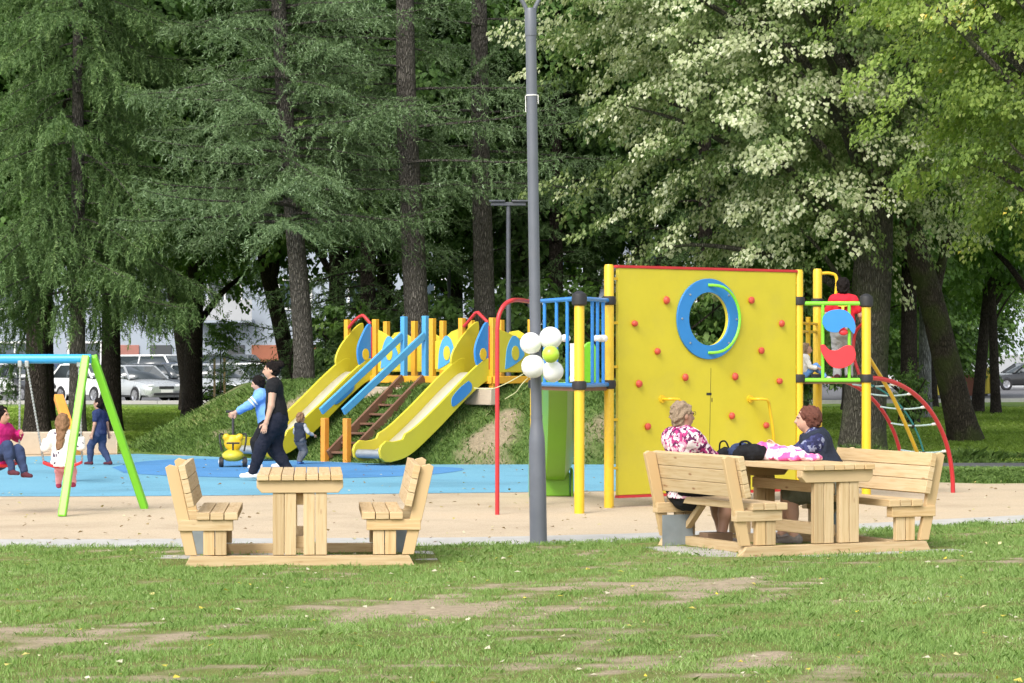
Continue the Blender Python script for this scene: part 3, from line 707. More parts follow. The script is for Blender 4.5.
for zc in (2.6,2.1,1.6,1.0,.45):
    part('wall_clip', M_post, lambda m: m.bar(B+U*zc, WA+U*zc, .03, .03)); part('wall_clip', M_post, lambda m: m.bar(R1+U*zc, WB+U*zc, .03, .03))
# worn hairline with a sticker scar, as on the board itself
part('panel_seam', M_black, lambda m: m.bar(wp(709.5,368,.0262), wp(708,448,.0262), .004, .002, wn), panel)
part('worn_mark', M_black, lambda m: (m.bar(wp(705,394,.0262), wp(710,394,.0262), .03, .002, wn), m.bar(wp(710.5,398,.0262), wp(710.5,402,.0262), .012, .002, wn)), panel)
# fireman's pole on the left
fb = G(497.3, 515); fd_ = fb[1]
part('fire_pole', M_red, lambda m: m.tube(np.concatenate([[fb, fb+U*1.2], curve([fb+U*2.02, fb+U*2.17+np.array([.02,.02,0]), fb+U*2.29+np.array([.09,.1,0]), fb+U*2.335+np.array([.2,.3,0]), np.array([C[0]-.05,C[1]-.3,2.34]), C+U*2.33], 6)]), .024, 14))
# green slide behind the left deck
def slide_green():
    s0 = (B+C)/2*.9+A*.1; s0[0] = X(558, 30.3); path = curve([(X(558,30.35),30.25,1.41),(X(558,30.7),30.65,1.36),(X(557.5,31.3),31.25,.98),(X(556,31.9),31.75,.5),(X(555,32.5),32.2,.24),(X(554,33),32.95,.2)], 8)
    V = []; n = 9
    for i, p in enumerate(path):
        t = unit(path[min(i+1,len(path)-1)]-path[max(i-1,0)]); sd_ = unit(np.cross(t, U)); up = np.cross(sd_, t)
        wdt = .205; 
        for k in range(n):
            u = -1+2*k/(n-1); V.append(p + sd_*u*wdt + up*(.22*max(0, abs(u)-.5)**1.2*2.2))
    F = [(i*n+k, i*n+k+1, (i+1)*n+k+1, (i+1)*n+k) for i in range(len(path)-1) for k in range(n-1)]
    sl_ = part('slide', M_green, lambda m: m.add(V, F, smooth=True), solid=.03)
    part('slide_foot', M_green, lambda m: (m.box((X(554.5,32.6),32.6,.15), (.37,.5,.29)), m.box((X(530,32.4),32.5,.26), (.03,.8,.52)), m.box((X(572,32.4),32.6,.17), (.03,.6,.34))), sl_, bevel=.02)
    q = curve([(-.10,0),(-.12,.2),(-.10,.38),(-.03,.46),(.05,.44),(.09,.30),(.11,.1),(.12,0)], 5)
    part('slide_side', M_lime, lambda m: m.prism(q, np.array([X(590,30.3),30.25,1.42]), (.9,.4,0), U, .04), sl_, bevel=.01)
    part('slide_side', M_lime, lambda m: m.prism(q, np.array([X(548,30.5),30.5,1.42]), (.3,.95,0), U, .04), sl_, bevel=.01)
slide_green()
# arched rope ladder on the right
S1, S2_ = R2+np.array([.08,.02,1.45]), R3+np.array([.04,.03,1.46]); E1 = G(904,491); E2 = G(953,493)
def arch(a, b): 
    h = b-a; h[2] = 0
    return np.array([np.array([a[0]+h[0]*(math.sin(t)), a[1]+h[1]*math.sin(t), b[2]+(a[2]-b[2])*(math.cos(t)**.92)]) for t in np.linspace(.0, math.pi/2, 24)])
a1, a2 = arch(S1, E1.copy()), arch(S2_, E2.copy())
a1 = np.concatenate([[R2+U*1.45], a1[1:]])
part('arch_tube', M_red, lambda m: m.tube(a1, .024, 12)); part('arch_tube', M_red, lambda m: m.tube(a2, .028, 12))
for t in (5,8,11,14,18):
    p, q = a1[t], a2[t]; rp = part('rope_rung', M_rope, lambda m: m.tube([p+(q-p)*s_-U*.03*math.sin(math.pi*s_) for s_ in np.linspace(0,1,9)], .011, 8))
    part('rope_joint', M_black, lambda m: m.ball((p+q)/2-U*.03, .024, 10), rp)
    part('rope_joint', M_white, lambda m: (m.tube([q+(p-q)*.02, q+(p-q)*.12-U*.008], .017, 8)), rp)
part('net_rope', M_rope2, lambda m: m.tube([(a1[i]+a2[i])/2-U*.03 for i in range(2,23)], .012, 8))
part('centre_pole', M_post, lambda m: m.tube(curve([R3+np.array([.03,.05,1.72]), np.array([4.72,32.5,1.15]), np.array([5.15,33.3,.4]), np.array([5.28,33.6,0])], 6), .024, 12))
part('handle', M_red, lambda m: m.tube(curve([R3+np.array([-.06,.2,1.5]), R3+np.array([-.12,.25,1.75]), R3+np.array([-.10,.25,2.0]), R3+np.array([-.02,.15,2.12])], 6), .02, 10))
part('handle', M_post, lambda m: m.tube(curve([R2+U*2.74, R2+np.array([.16,.02,2.745]), R2+np.array([.24,.03,2.68]), R2+np.array([.22,.03,2.4])], 6), .02, 10))
part('handle', M_post, lambda m: (m.tube([R1+U*2.12, R2+U*2.12], .018, 10), m.tube([R1+U*2.02, R2+U*2.02], .018, 10), m.tube([(R1+R2)/2+U*1.5, (R1+R2)/2+U*2.2], .03, 10)))

# ------------------------------------------------------------------ slide fort on the mound
O_ = np.array([X(345,45.5),45.5,0]); e_ = np.array([X(497,43.1),43.1,0]); fu = unit(e_-O_); fv = np.array([fu[1],-fu[0],0])
if fv[1] > 0: fv = -fv
def row(px):                                             # where the sight line of a column meets the fort's front row
    dr = np.array([(px-512)/F_PX, 1, 0]); n_ = np.array([-fu[1], fu[0], 0]); t = (O_ @ n_)/(dr @ n_); return dr*t
ft = thing('slide_fort', 'yellow and blue wooden slide fort on the grassy mound with two yellow slides', 'slide fort', (-1.3,44.5,1.2))
def fpart(name, mat, fn, parent=None, bevel=.006, solid=0.):
    m = MB(); fn(m); return m.build(name, mat, parent or ft, True, bevel=bevel, solid=solid)
FZ = 1.40; DEP = .95
rotf = np.stack([fu, -fv, U], 1)
fronts = [347.5, 375.5, 404, 432.5, 462, 492.5]
for i, px in enumerate(fronts):
    p = row(px); zt = 2.36 if i not in (2,) else 2.40
    fpart('post', M_blue2 if i == 2 else M_orange, lambda m: m.box(p+U*(zt+.85)/2, (.09,.09,zt-.85), rotf))
p = row(427)-fu*.02; fpart('post', M_blue2, lambda m: m.box(p+fv*.02+U*1.83, (.09,.09,1.15), rotf))
for px in fronts:
    p = row(px)-fv*DEP; fpart('post', M_orange, lambda m: m.box(p+U*1.58, (.09,.09,1.52), rotf))
a, b = row(347.5), row(492.5)
fpart('deck', M_brown, lambda m: m.box((a+b)/2-fv*DEP/2+U*(FZ-.03), (np.linalg.norm(b-a), DEP-.13, .05), rotf))
fpart('deck_beam', M_orange, lambda m: m.box((a+b)/2+fv*.075+U*(FZ-.06), (np.linalg.norm(b-a)+.1, .035, .12), rotf))
fpart('deck_beam', M_orange, lambda m: m.box((a+b)/2-fv*(DEP+.075)+U*(FZ-.06), (np.linalg.norm(b-a)+.1, .035, .12), rotf))
fpart('deck_beam', M_orange, lambda m: m.box(b-fv*DEP/2+fu*.075+U*(FZ-.06), (.035, DEP+.1, .12), rotf))
a_, b_ = row(376)+fv*.2, row(503)+fv*.2
k = MB(); k.box((a_+b_)/2+U*1.075, (np.linalg.norm(b_-a_), .18, .28), rotf); tag(k.build('deck_kerb', M_wallc, bevel=.015), 'weathered concrete kerb along the mound crest beneath the slide fort', 'kerb')
def shield(o, ux, w, flip):                               # board with a blue tear shape and a yellow disc
    h = .72
    q = [(0,0),(w,0.03),(w,.55),(w*.62,.58),(w*.3,.66),(0,h)] if not flip else [(0,.05),(w*.98,0),(w,h),(w*.7,.68),(w*.35,.55),(0,.52)]
    pn = fpart('panel', M_yellow2, lambda m: m.prism(q, o, ux, U, .03))
    c = w*.5; s = min(w, .62)/.6
    tear = curve([(c-.21*s,.10),(c-.17*s,.4),(c-.04*s,.60),(c+.10*s,.56),(c+.20*s,.38),(c+.23*s,.28),(c+.06*s,.16),(c-.19*s,.06),(c-.21*s,.10)], 5)[:-1]
    nz = np.cross(unit(ux), U)
    tp = fpart('panel_inlay', M_blue2, lambda m: m.prism(tear, o+nz*.018, ux, U, .012), pn, 0)
    fpart('panel_disc', M_yellow2, lambda m: m.prism([(c+.02*s+.085*s*math.cos(t), .32+.12*math.sin(t)) for t in np.linspace(0,6.283,24,endpoint=False)], o+nz*.026, ux, U, .014), pn, 0)
a, b = row(375.5), row(404); shield(a+fu*.07+U*(FZ+.06), fu, np.linalg.norm(b-a)-.14, False)
a, b = row(432.5), row(462); shield(a+fu*.07+U*(FZ+.06), fu, np.linalg.norm(b-a)-.14, True)
b = row(492.5); shield(b+fu*.03-fv*.08+U*(FZ+.06), unit(-fv), DEP-.16, False)
for i in range(5):                                        # plain boards along the back row
    a, b = row(fronts[i])-fv*DEP, row(fronts[i+1])-fv*DEP
    w_ = np.linalg.norm(b-a)-.14; fpart('panel', M_yellow2, lambda m: m.prism([(0,0),(w_,0),(w_,.6),(w_*.6,.7),(w_*.25,.68),(0,.56)], a+fu*.07+U*(FZ+.06), fu, U, .03))
def slide(px, pa, pb):
    o = row(px); hw = .27
    prof = curve([(.0,1.46),(.18,1.43),(.6,1.17),(1.2,.74),(1.75,.38),(2.05,.25),(2.32,.21),(2.45,.20)], 5)
    t = fpart('slide', M_yellow, lambda m: m.box(o+U*1.40, (.62,.1,.06), rotf))
    V = []; F = []
    for v, z in prof:
        for s_ in (-1,1): V.append(o+fv*v+fu*s_*hw+U*z)
    for i in range(len(prof)-1): F.append((i*2, i*2+1, i*2+3, i*2+2))
    fpart('chute', M_steel, lambda m: m.add(V, F, smooth=True), t, 0, .012)
    fpart('chute_end', M_galv, lambda m: m.tube([o+fv*2.47+fu*-hw*.97+U*.19, o+fv*2.47+fu*hw*.97+U*.19], .07, 14), t, 0)
    for s_ in (-1,1):
        up = [(v, z+(.24 if v < 2.0 else .17)) for v, z in prof if v < 2.3]; lo_ = [(v, z-.14) for v, z in prof if v < 2.2]
        end = [(2.42,.40),(2.53,.33),(2.57,.24),(2.54,.13),(2.45,.07),(2.33,.06)]
        q = up+end+lo_[::-1]
        w_ = fpart('side_wall', M_yellow, lambda m: m.prism([(v, z) for v, z in q], o+fu*s_*(hw+.025), fv, U, .045), t, .008)
        if s_ == 1:
            pt = [(.55,1.33),(.75,1.22),(.92,1.08),(.95,.98),(.9,.92),(.66,1.05),(.5,1.17),(.48,1.27)]
            for sd_ in (1,): fpart('side_inlay', M_blue, lambda m: m.prism(curve(pt+[pt[0]], 4)[:-1], o+fu*(hw+.053), fv, U, .012), w_, 0)
    # the two wings of the gate
    wing = curve([(-.02,.02),(-.05,.35),(-.03,.70),(.04,.76),(.16,.62),(.29,.38),(.29,.16),(.2,-.02),(.1,-.08),(-.02,.02)], 5)[:-1]
    wing2 = curve([(-.40,.30),(-.42,.72),(-.36,.78),(-.16,.66),(.10,.42),(.24,.20),(.22,.04),(.06,-.06),(-.16,-.08),(-.34,-.02),(-.40,.30)], 5)[:-1]
    g1 = fpart('gate_wing', M_yellow, lambda m: m.prism(wing2, o-fu*(hw+.025)+fv*.08+U*1.52, fv, U, .04), t)
    g2 = fpart('gate_wing', M_blue, lambda m: m.prism(wing, o+fu*(hw+.025)+fv*.08+U*1.52, fv, U, .04), t)
    for sg in (1,-1): fpart('panel_disc', M_post, lambda m: m.prism([(.12+.075*math.cos(q), .24+.1*math.sin(q)) for q in np.linspace(0,6.283,24,endpoint=False)], o+fu*(hw+.025+sg*.024)+fv*.08+U*1.52, fv, U, .012), g2, 0)
    fpart('gate_board', M_red, lambda m: m.box(o+fu*(hw+.025)+fv*.045+U*1.87, (.05,.05,.72), rotf), t)
    l, r_ = o-fu*hw+U*2.22+fv*.03, o+fu*hw+U*2.28+fv*.03
    fpart('gate_arch', M_red, lambda m: m.tube(curve([l, l+fu*.14+U*.12, l+fu*.3+U*.2, l+fu*.38+U*.19, r_], 6) if pa else np.array([l, l+fu*.26+U*.22, l+fu*.31+U*.23, r_]), .028, 12), t, 0)
slide(361, True, None); slide(477.3, False, None)
# ladder with handrails
lt, rt = row(407)+fv*.1, row(428)+fv*.1; ld = 1.72
for p in (lt, rt): fpart('stringer', M_brown, lambda m: m.bar(p+U*1.36, p+fv*ld+U*.12, .05, .15, U))
fpart('stair_treads', M_brown, lambda m: [m.box((lt+rt)/2+fv*(ld*(i+.5)/8)+U*(1.30-1.22*(i+.5)/8), (np.linalg.norm(rt-lt)-.06,.16,.035), rotf) for i in range(8)])
for p, nm in ((row(404)+fv*.04, 0), (row(427)+fv*.06, 1)):
    q = p+fv*1.80; zg = float(mound_z(np.array([q[0]]), np.array([q[1]]))[0])
    fpart('handrail_post', M_orange2, lambda m: m.box(q+U*(max(zg,0)+.72)/2+U*.0, (.10,.10,max(zg,0)+.72), rotf))
    fpart('handrail', M_blue2, lambda m: m.bar(p+U*2.08, q+fv*.08+U*.83, .05, .12, U))
# ------------------------------------------------------------------ people
M_skin = pm('skin', (.50,.29,.20), .5, .08, 14); M_skin2 = pm('tanned_skin', (.40,.22,.15), .5, .1, 14)
M_hair_dk = pm('dark_hair', (.009,.006,.005), .7, .4, 60, bump=.6, bscale=140, spec=.15)
M_hair_br = pm('brown_hair', (.24,.135,.075), .7, .35, 50, bump=.6, bscale=140, spec=.15)
M_hair_gr = pm('ash_blond_hair', (.30,.22,.15), .7, .35, 60, bump=.6, bscale=140, spec=.15)
M_hair_rd = pm('auburn_hair', (.14,.055,.038), .7, .35, 60, bump=.6, bscale=140, spec=.15)
def cloth(name, c, var=.12): return pm(name, c, .85, var, 9, bump=.5, bscale=22, spec=.2)
M_cblack = cloth('black_cloth', (.012,.012,.014), .3); M_navyc = cloth('navy_cloth', (.012,.014,.026), .25); M_navyt = cloth('navy_tee', (.022,.034,.095)); M_jean = cloth('denim', (.035,.052,.115), .3)
M_magenta = cloth('magenta_cloth', (.50,.02,.17)); M_lblue = cloth('light_blue_cloth', (.16,.34,.72)); M_whitec = cloth('white_cloth', (.78,.76,.72), .05); M_pinkc = cloth('pink_cloth', (.78,.36,.40))
M_redc = cloth('red_cloth', (.58,.02,.035)); M_greyc = cloth('grey_cloth', (.42,.43,.45)); M_vest = cloth('dark_navy_vest', (.022,.028,.045), .2); M_olive = cloth('olive_grey_cloth', (.16,.17,.13)); M_camo = cloth('mottled_grey_cloth', (.10,.11,.13), .6)
M_shoe_w = cloth('white_shoe', (.75,.7,.68)); M_shoe_d = cloth('maroon_shoe', (.09,.025,.035)); M_shoe_b = cloth('blue_shoe', (.05,.13,.35)); M_shoe_p = cloth('dark_pink_shoe', (.35,.05,.10)); M_sandal = cloth('grey_sandal', (.30,.27,.25))
def patterned(name, stops, scale, feat='F1'):
    m, nt, b = new_mat(name); L = nt.links.new; tc = nd(nt, 'ShaderNodeTexCoord')
    n = nd(nt, 'ShaderNodeTexNoise', Scale=scale*.6, Detail=3.); L(tc.outputs['Object'], n.inputs['Vector'])
    ad = nd(nt, 'ShaderNodeMixRGB', blend_type='ADD'); ad.inputs[0].default_value = .12; L(tc.outputs['Object'], ad.inputs[1]); L(n.outputs['Color'], ad.inputs[2])
    v = nd(nt, 'ShaderNodeTexVoronoi', Scale=scale); L(ad.outputs[0], v.inputs['Vector'])
    sp = nd(nt, 'ShaderNodeSeparateColor'); L(v.outputs['Color'], sp.inputs[0])
    src = sp.outputs[0] if feat == 'F1' else v.outputs['Distance']
    r = ramp(nt, src, stops); 
    if feat == 'F1': r.node.color_ramp.interpolation = 'CONSTANT'
    L(r, b.inputs['Base Color']); b.inputs['Roughness'].default_value = .85; b.inputs['Specular IOR Level'].default_value = .2; return m
M_floral = patterned('floral_cloth', [(0,(.70,.62,.62)),(.34,(.38,.04,.16)),(.6,(.10,.02,.07)),(.8,(.62,.30,.40))], 30)
M_floral2 = patterned('blue_floral_cloth', [(0,(.04,.045,.12)),(.5,(.22,.24,.34)),(.64,(.02,.022,.06))], 30)
M_dots = patterned('dotted_white_cloth', [(.20,(.10,.08,.12)),(.28,(.78,.75,.71))], 15, 'D')

def ik(a, c, l1, l2, hint):
    a = np.asarray(a, float); c = np.asarray(c, float); d = c-a; L = np.linalg.norm(d)
    if L > (l1+l2)*.995: c = a+d/L*(l1+l2)*.995; d = c-a; L = np.linalg.norm(d)
    x = (l1*l1-l2*l2+L*L)/(2*L); h = math.sqrt(max(l1*l1-x*x, 0)); u = d/L; hh = unit(np.asarray(hint, float)-u*np.dot(hint, u)); return a+u*x+hh*h, c
def person(label, loc, yaw, Hb, pel, lean=4, ankL=None, ankR=None, wrL=None, wrR=None, hs=1., build=1., kh=(0,-1,.15), ehL=(.3,1,-.3), ehR=(-.3,1,-.3), hyaw=0, hpitch=0,
           skin=None, hair=None, hairstyle='short', top=None, bottom=None, shoes=None, h=.0085, ftL=(0,-1,0), ftR=(0,-1,0), extra=None, side_lean=0, group=None):
    skin = skin or M_skin; t = thing('person', label, 'person', loc, R(yaw), group); k = Hb
    pel = np.asarray(pel, float); l = R(lean); s = unit(np.array([math.sin(R(side_lean)), -math.sin(l), math.cos(l)])); sd = np.array([1.,0,0]); fw = np.array([0,-1.,0])
    fws = np.cross(s, sd); fws = -fws if np.dot(fws, fw) < 0 else fws
    nk = pel+s*.30*k; shL = pel+s*.272*k+sd*.098*k*build**.5; shR = pel+s*.272*k-sd*.098*k*build**.5
    hpL = pel+sd*.052*k*build**.5-s*.01*k; hpR = pel-sd*.052*k*build**.5-s*.01*k
    knL, ankL = ik(hpL, ankL, .245*k, .24*k, kh); knR, ankR = ik(hpR, ankR, .245*k, .24*k, kh)
    elL, wrL = ik(shL, wrL, .168*k, .145*k, ehL); elR, wrR = ik(shR, wrR, .168*k, .145*k, ehR)
    hr = rotz(R(hyaw)) @ np.array([[1,0,0],[0,math.cos(R(hpitch)),-math.sin(R(hpitch))],[0,math.sin(R(hpitch)),math.cos(R(hpitch))]])
    hd = nk + (s*.5+U*.5)*(.045+.055*hs)*k + fw*.018*k; q = k*hs
    hp = lambda x, y, z: hd + hr @ (np.array([x, y, z])*q)       # head-local point, -y is the face
    def torso(S, inf, lowcut=None):
        S.flat(pel-s*.005*k, pel+s*.10*k, .086*k*build+inf, .074*k*build+inf, sd, .78, .05*k)
        S.flat(pel+s*.09*k, pel+s*.235*k, .074*k*build+inf, .088*k*build**.7+inf, sd, .70, .05*k)
        S.cap(shL-sd*.02*k, shR+sd*.02*k, .037*k+inf, None, .05*k)
    def arm(S, a, e, w_, inf, f):                                 # f: 0..2, how far down the sleeve reaches
        if f <= 0: return
        e1 = a+(e-a)*min(f, 1); S.cap(a, e1, .034*k*build**.5+inf, (.034-.008*min(f, 1))*k*build**.5+inf, .03*k)
        if f > 1: S.cap(e, e+(w_-e)*(f-1), .026*k+inf, (.026-.008*(f-1))*k+inf, .015*k)
        c = e1 if f <= 1 else e+(w_-e)*(f-1); return c, unit((e-a) if f <= 1 else (w_-e))
    def leg(S, a, n, b, inf, f):
        n1 = a+(n-a)*min(f, 1); S.cap(a, n1, .058*k*build**.7+inf, (.058-.018*min(f, 1))*k*build**.6+inf, .04*k)
        if f > 1: S.cap(n, n+(b-n)*(f-1), .040*k*build**.5+inf, (.040-.016*(f-1))*k+inf, .02*k); S.cap(n+(b-n)*.12, n+(b-n)*.45*(f-1), .034*k+inf, .036*k+inf, .02*k)
        return (n1, unit(n-a)) if f <= 1 else (n+(b-n)*(f-1), unit(b-n))
    S = Solid(h); torso(S, 0); S.cap(nk-s*.03*k, hd-U*.02*q, .030*k, .029*k, .03*k)
    S.ell(hp(0,.006,.012), np.array([.046,.058,.056])*q, hr, .02*q); S.ell(hp(0,-.018,-.028), np.array([.034,.036,.040])*q, hr, .03*q)
    S.cap(hp(0,-.052,.004), hp(0,-.064,-.018), .006*q, .010*q, .012*q); S.cap(hp(-.012,-.050,-.037), hp(.012,-.050,-.037), .006*q, None, .008*q)
    for sx in (-1,1): S.ell(hp(sx*.047,.006,-.006), np.array([.007,.014,.018])*q, hr, .006*q); S.ell(hp(sx*.018,-.050,.012), np.array([.012,.008,.006])*q, hr, .01*q)
    for a, e, w_, sx in ((shL,elL,wrL,1),(shR,elR,wrR,-1)):
        arm(S, a, e, w_, 0, 2.0); d = unit(w_-e); nrm = unit(np.cross(d, np.array([0,0,1.]) if abs(d[2]) < .8 else np.array([0,1.,0]))); 
        if abs(d[2]) > .8: nrm = unit(np.array([sx*1.,0,0])-d*np.dot(d, [sx*1.,0,0]))
        lat = unit(np.cross(nrm, d)); pc = w_+d*.026*k
        S.flat(w_+d*.005*k, w_+d*.045*k, .017*k, .021*k, lat, .5, .015*k)
        for i, fl in enumerate((.038,.045,.042,.032)):
            b0 = w_+d*.052*k+lat*(i-1.5)*.0108*k; b1 = b0+d*fl*.55*k+lat*(i-1.5)*.003*k; b2 = b1+unit(d+nrm*-.6)*fl*.45*k; S.cap(b0-d*.01*k, b1, .0062*k, .0056*k, .003*k); S.cap(b1, b2, .0056*k, .0048*k, .002*k)
        b0 = w_+d*.016*k-lat*.016*k; b1 = b0+unit(d*.7-lat*.8)*.028*k; S.cap(b0, b1, .0085*k, .007*k, .006*k); S.cap(b1, b1+unit(d-lat*.2)*.022*k, .007*k, .0056*k, .003*k)
    for a, n, b, ft in ((hpL,knL,ankL,ftL),(hpR,knR,ankR,ftR)):
        leg(S, a, n, b, 0, 2.0); f = unit(ft); S.cap(b-f*.02*k-U*.018*k*0+np.array([0,0,-.022*k]), b+f*.085*k+np.array([0,0,-.026*k])+U*f[2]*.0, .021*k, .016*k, .02*k); S.cap(b, b-f*.012*k+np.array([0,0,-.02*k]), .024*k, .02*k, .02*k)
    body = link_mesh('body', S.mesh('body'), t, [skin])
    # clothes, each its own closed garment round the body
    if top:
        T = Solid(h); inf = top.get('inf', .012)*k; torso(T, inf); ends = []
        for a, e, w_ in ((shL,elL,wrL),(shR,elR,wrR)):
            r_ = arm(T, a, e, w_, inf*.8, top.get('sleeve', .55)); 
        hem = top.get('hem', -.03)
        T.flat(pel+s*hem*k, pel+s*.06*k, .092*k*build+inf, .086*k*build+inf, sd, .80, .05*k); T.cut(pel+s*hem*k, -s)
        if top.get('collar'): T.cap(nk-s*.02*k, nk+s*.012*k, .036*k+inf*.3, .034*k+inf*.3, .03*k)
        link_mesh(top.get('name', 'shirt'), T.mesh('top', top.get('noise', .0065), 7.), t, [top['mat']])
        if top.get('over'):                                       # a sleeveless vest over it
            T = Solid(h); torso(T, inf*2.2); T.flat(pel+s*(hem-.02)*k, pel+s*.06*k, .092*k*build+inf*2, .086*k*build+inf*2, sd, .8, .05*k); T.cut(pel+s*(hem-.02)*k, -s); T.cut(nk+s*.032*k, s)
            for a, sg in ((shL,1),(shR,-1)): T.cut(a+sd*sg*.028*k, sd*sg)
            link_mesh('vest', T.mesh('vest', .006, 7.), t, [top['over']])
        if top.get('sleeves_mat'):
            for a, e, w_ in ((shL,elL,wrL),(shR,elR,wrR)):
                T = Solid(h); arm(T, a, e, w_, inf*1.05, 1.85); link_mesh('sleeve', T.mesh('sleeve', .003, 9.), t, [top['sleeves_mat']])
        if top.get('stripe'):
            for a, e, w_ in ((shL,elL,wrL),(shR,elR,wrR)):
                m = MB(); d = unit(e-a)
                for f_ in (.55,.75): m.tube([a+(e-a)*f_-d*.008*k, a+(e-a)*f_+d*.008*k], (.034-.008*f_)*k+inf*1.15, 16)
                m.build('sleeve_stripe', M_whitec, t)
    if bottom:
        T = Solid(h); inf = bottom.get('inf', .010)*k
        T.flat(pel-s*.02*k, pel+s*.05*k, .090*k*build+inf, .082*k*build+inf, sd, .8, .05*k); ends = []
        for a, n, b in ((hpL,knL,ankL),(hpR,knR,ankR)): leg(T, a, n, b, inf, bottom.get('len', 1.93))
        link_mesh(bottom.get('name', 'trousers'), T.mesh('bottom', .0065, 8.), t, [bottom['mat']])
    if shoes:
        for b, ft in ((ankL,ftL),(ankR,ftR)):
            f = unit(ft); T = Solid(h*.8); T.cap(b-f*.022*k+np.array([0,0,-.020*k]), b+f*.09*k+np.array([0,0,-.026*k]), .027*k, .021*k, .02*k); T.cap(b-f*.004*k+np.array([0,0,-.004*k]), b+f*.03*k+np.array([0,0,-.02*k]), .028*k, .024*k, .02*k); T.cut(b+np.array([0,0,-.043*k]), (0,0,-1)) if abs(f[2]) < .3 else None
            link_mesh('shoe', T.mesh('shoe'), t, [shoes])
    if hair:
        T = Solid(h*.8); T.ell(hp(0,.012,.020), np.array([.053,.062,.058])*q, hr, .01*q)
        if hairstyle == 'short': T.ell(hp(0,.030,-.012), np.array([.049,.042,.056])*q, hr, .02*q)
        if hairstyle == 'full': T.ell(hp(0,.022,.012), np.array([.060,.060,.062])*q, hr, .02*q); T.ell(hp(0,.03,-.02), np.array([.050,.042,.045])*q, hr, .03*q)
        if hairstyle == 'bun': T.ell(hp(0,.03,-.005), np.array([.047,.04,.05])*q, hr, .02*q); T.ell(hp(0,.072,.045), np.array([.034,.036,.034])*q, hr, .012*q)
        if hairstyle == 'long':
            T.ell(hp(0,.030,-.01), np.array([.055,.044,.06])*q, hr, .03*q); e0 = hp(0,.045,-.02)
            for j, xo in enumerate((-.022,0,.022)): T.cap(e0+hr @ np.array([xo*q,0,0]), pel+s*(.16-.02*j)*k-fw*.085*k*build+sd*(xo*1.1+.02)*k, .030*q, .012*q, .03*q)
        T.cut(hp(0,-.040 if hairstyle != 'full' else -.046,.030), hr @ np.array([0,-1,-.40])); 
        link_mesh('hair', T.mesh('hair', .011 if hairstyle != 'long' else .008, 17.), t, [hair])
    for sx in (-1,1): m = MB(); m.ball(hp(sx*.019,-.0535,.008), np.array([.0085,.006,.0055])*q, 10, rot=hr); m.build('eye', M_black, t)
    if extra: extra(t, hp, dict(q=q, hr=hr, pel=pel, s=s, k=k, nk=nk, sd=sd, fw=fw, shL=shL, shR=shR, wrL=wrL, wrR=wrR))
    return t
# woman in black striding left
D = 36.5
person('person in black top and black trousers striding left across the blue surface', (X(277,D),D,.012), -90, 1.67, (0,0,.855), lean=5, ankL=(.07,-.34,.075), ankR=(-.07,.18,.085), wrL=(.25,-.14,.72), wrR=(-.24,.02,.74),
       build=1.07, hair=M_hair_dk, hairstyle='bun', top=dict(mat=M_cblack, sleeve=.20, hem=-.03), bottom=dict(mat=M_navyc, inf=.014, len=1.95), shoes=M_shoe_w, ehL=(.2,1,0), ehR=(-.2,1,0))
D = 40.3
person('person in light blue jacket leaning forward to push the yellow ride-on toy', (X(266,D),D,.012), -82, 1.46, (0,.02,.735), lean=14, ankL=(.08,-.12,.065), ankR=(-.08,.24,.075), wrL=(.12,-.50,.84), wrR=(-.10,-.46,.84),
       hair=M_hair_dk, hairstyle='full', hpitch=14, build=1.05, top=dict(mat=M_lblue, sleeve=1.75, hem=-.06, inf=.022, name='jacket', stripe=True), bottom=dict(mat=M_cblack, inf=.014), shoes=M_shoe_w)
D = 42.0
person('toddler in navy vest and grey sleeves standing at the foot of the slide', (X(300,D),D,.012), 140, .80, (0,0,.395), lean=2, ankL=(.05,-.03,.04), ankR=(-.05,.05,.04), wrL=(.16,-.14,.46), wrR=(-.15,-.16,.46), hs=1.45, build=1.1, hair=M_hair_br,
       top=dict(mat=M_greyc, sleeve=1.8, hem=-.03, over=M_vest), bottom=dict(mat=M_camo, inf=.018), shoes=M_shoe_b)
D = 41.7
person('boy in navy T-shirt and jeans walking left behind the swing frame', (X(100,D),D,.012), -115, 1.05, (0,0,.53), lean=2, ankL=(.06,-.14,.05), ankR=(-.06,.14,.05), wrL=(.17,-.04,.45), wrR=(-.17,.06,.46), hs=1.22, skin=M_skin2, hair=M_hair_dk, hpitch=6,
       top=dict(mat=M_navyt, sleeve=.6, hem=-.05, inf=.018, name='t_shirt'), bottom=dict(mat=M_jean, inf=.014), shoes=M_shoe_d)
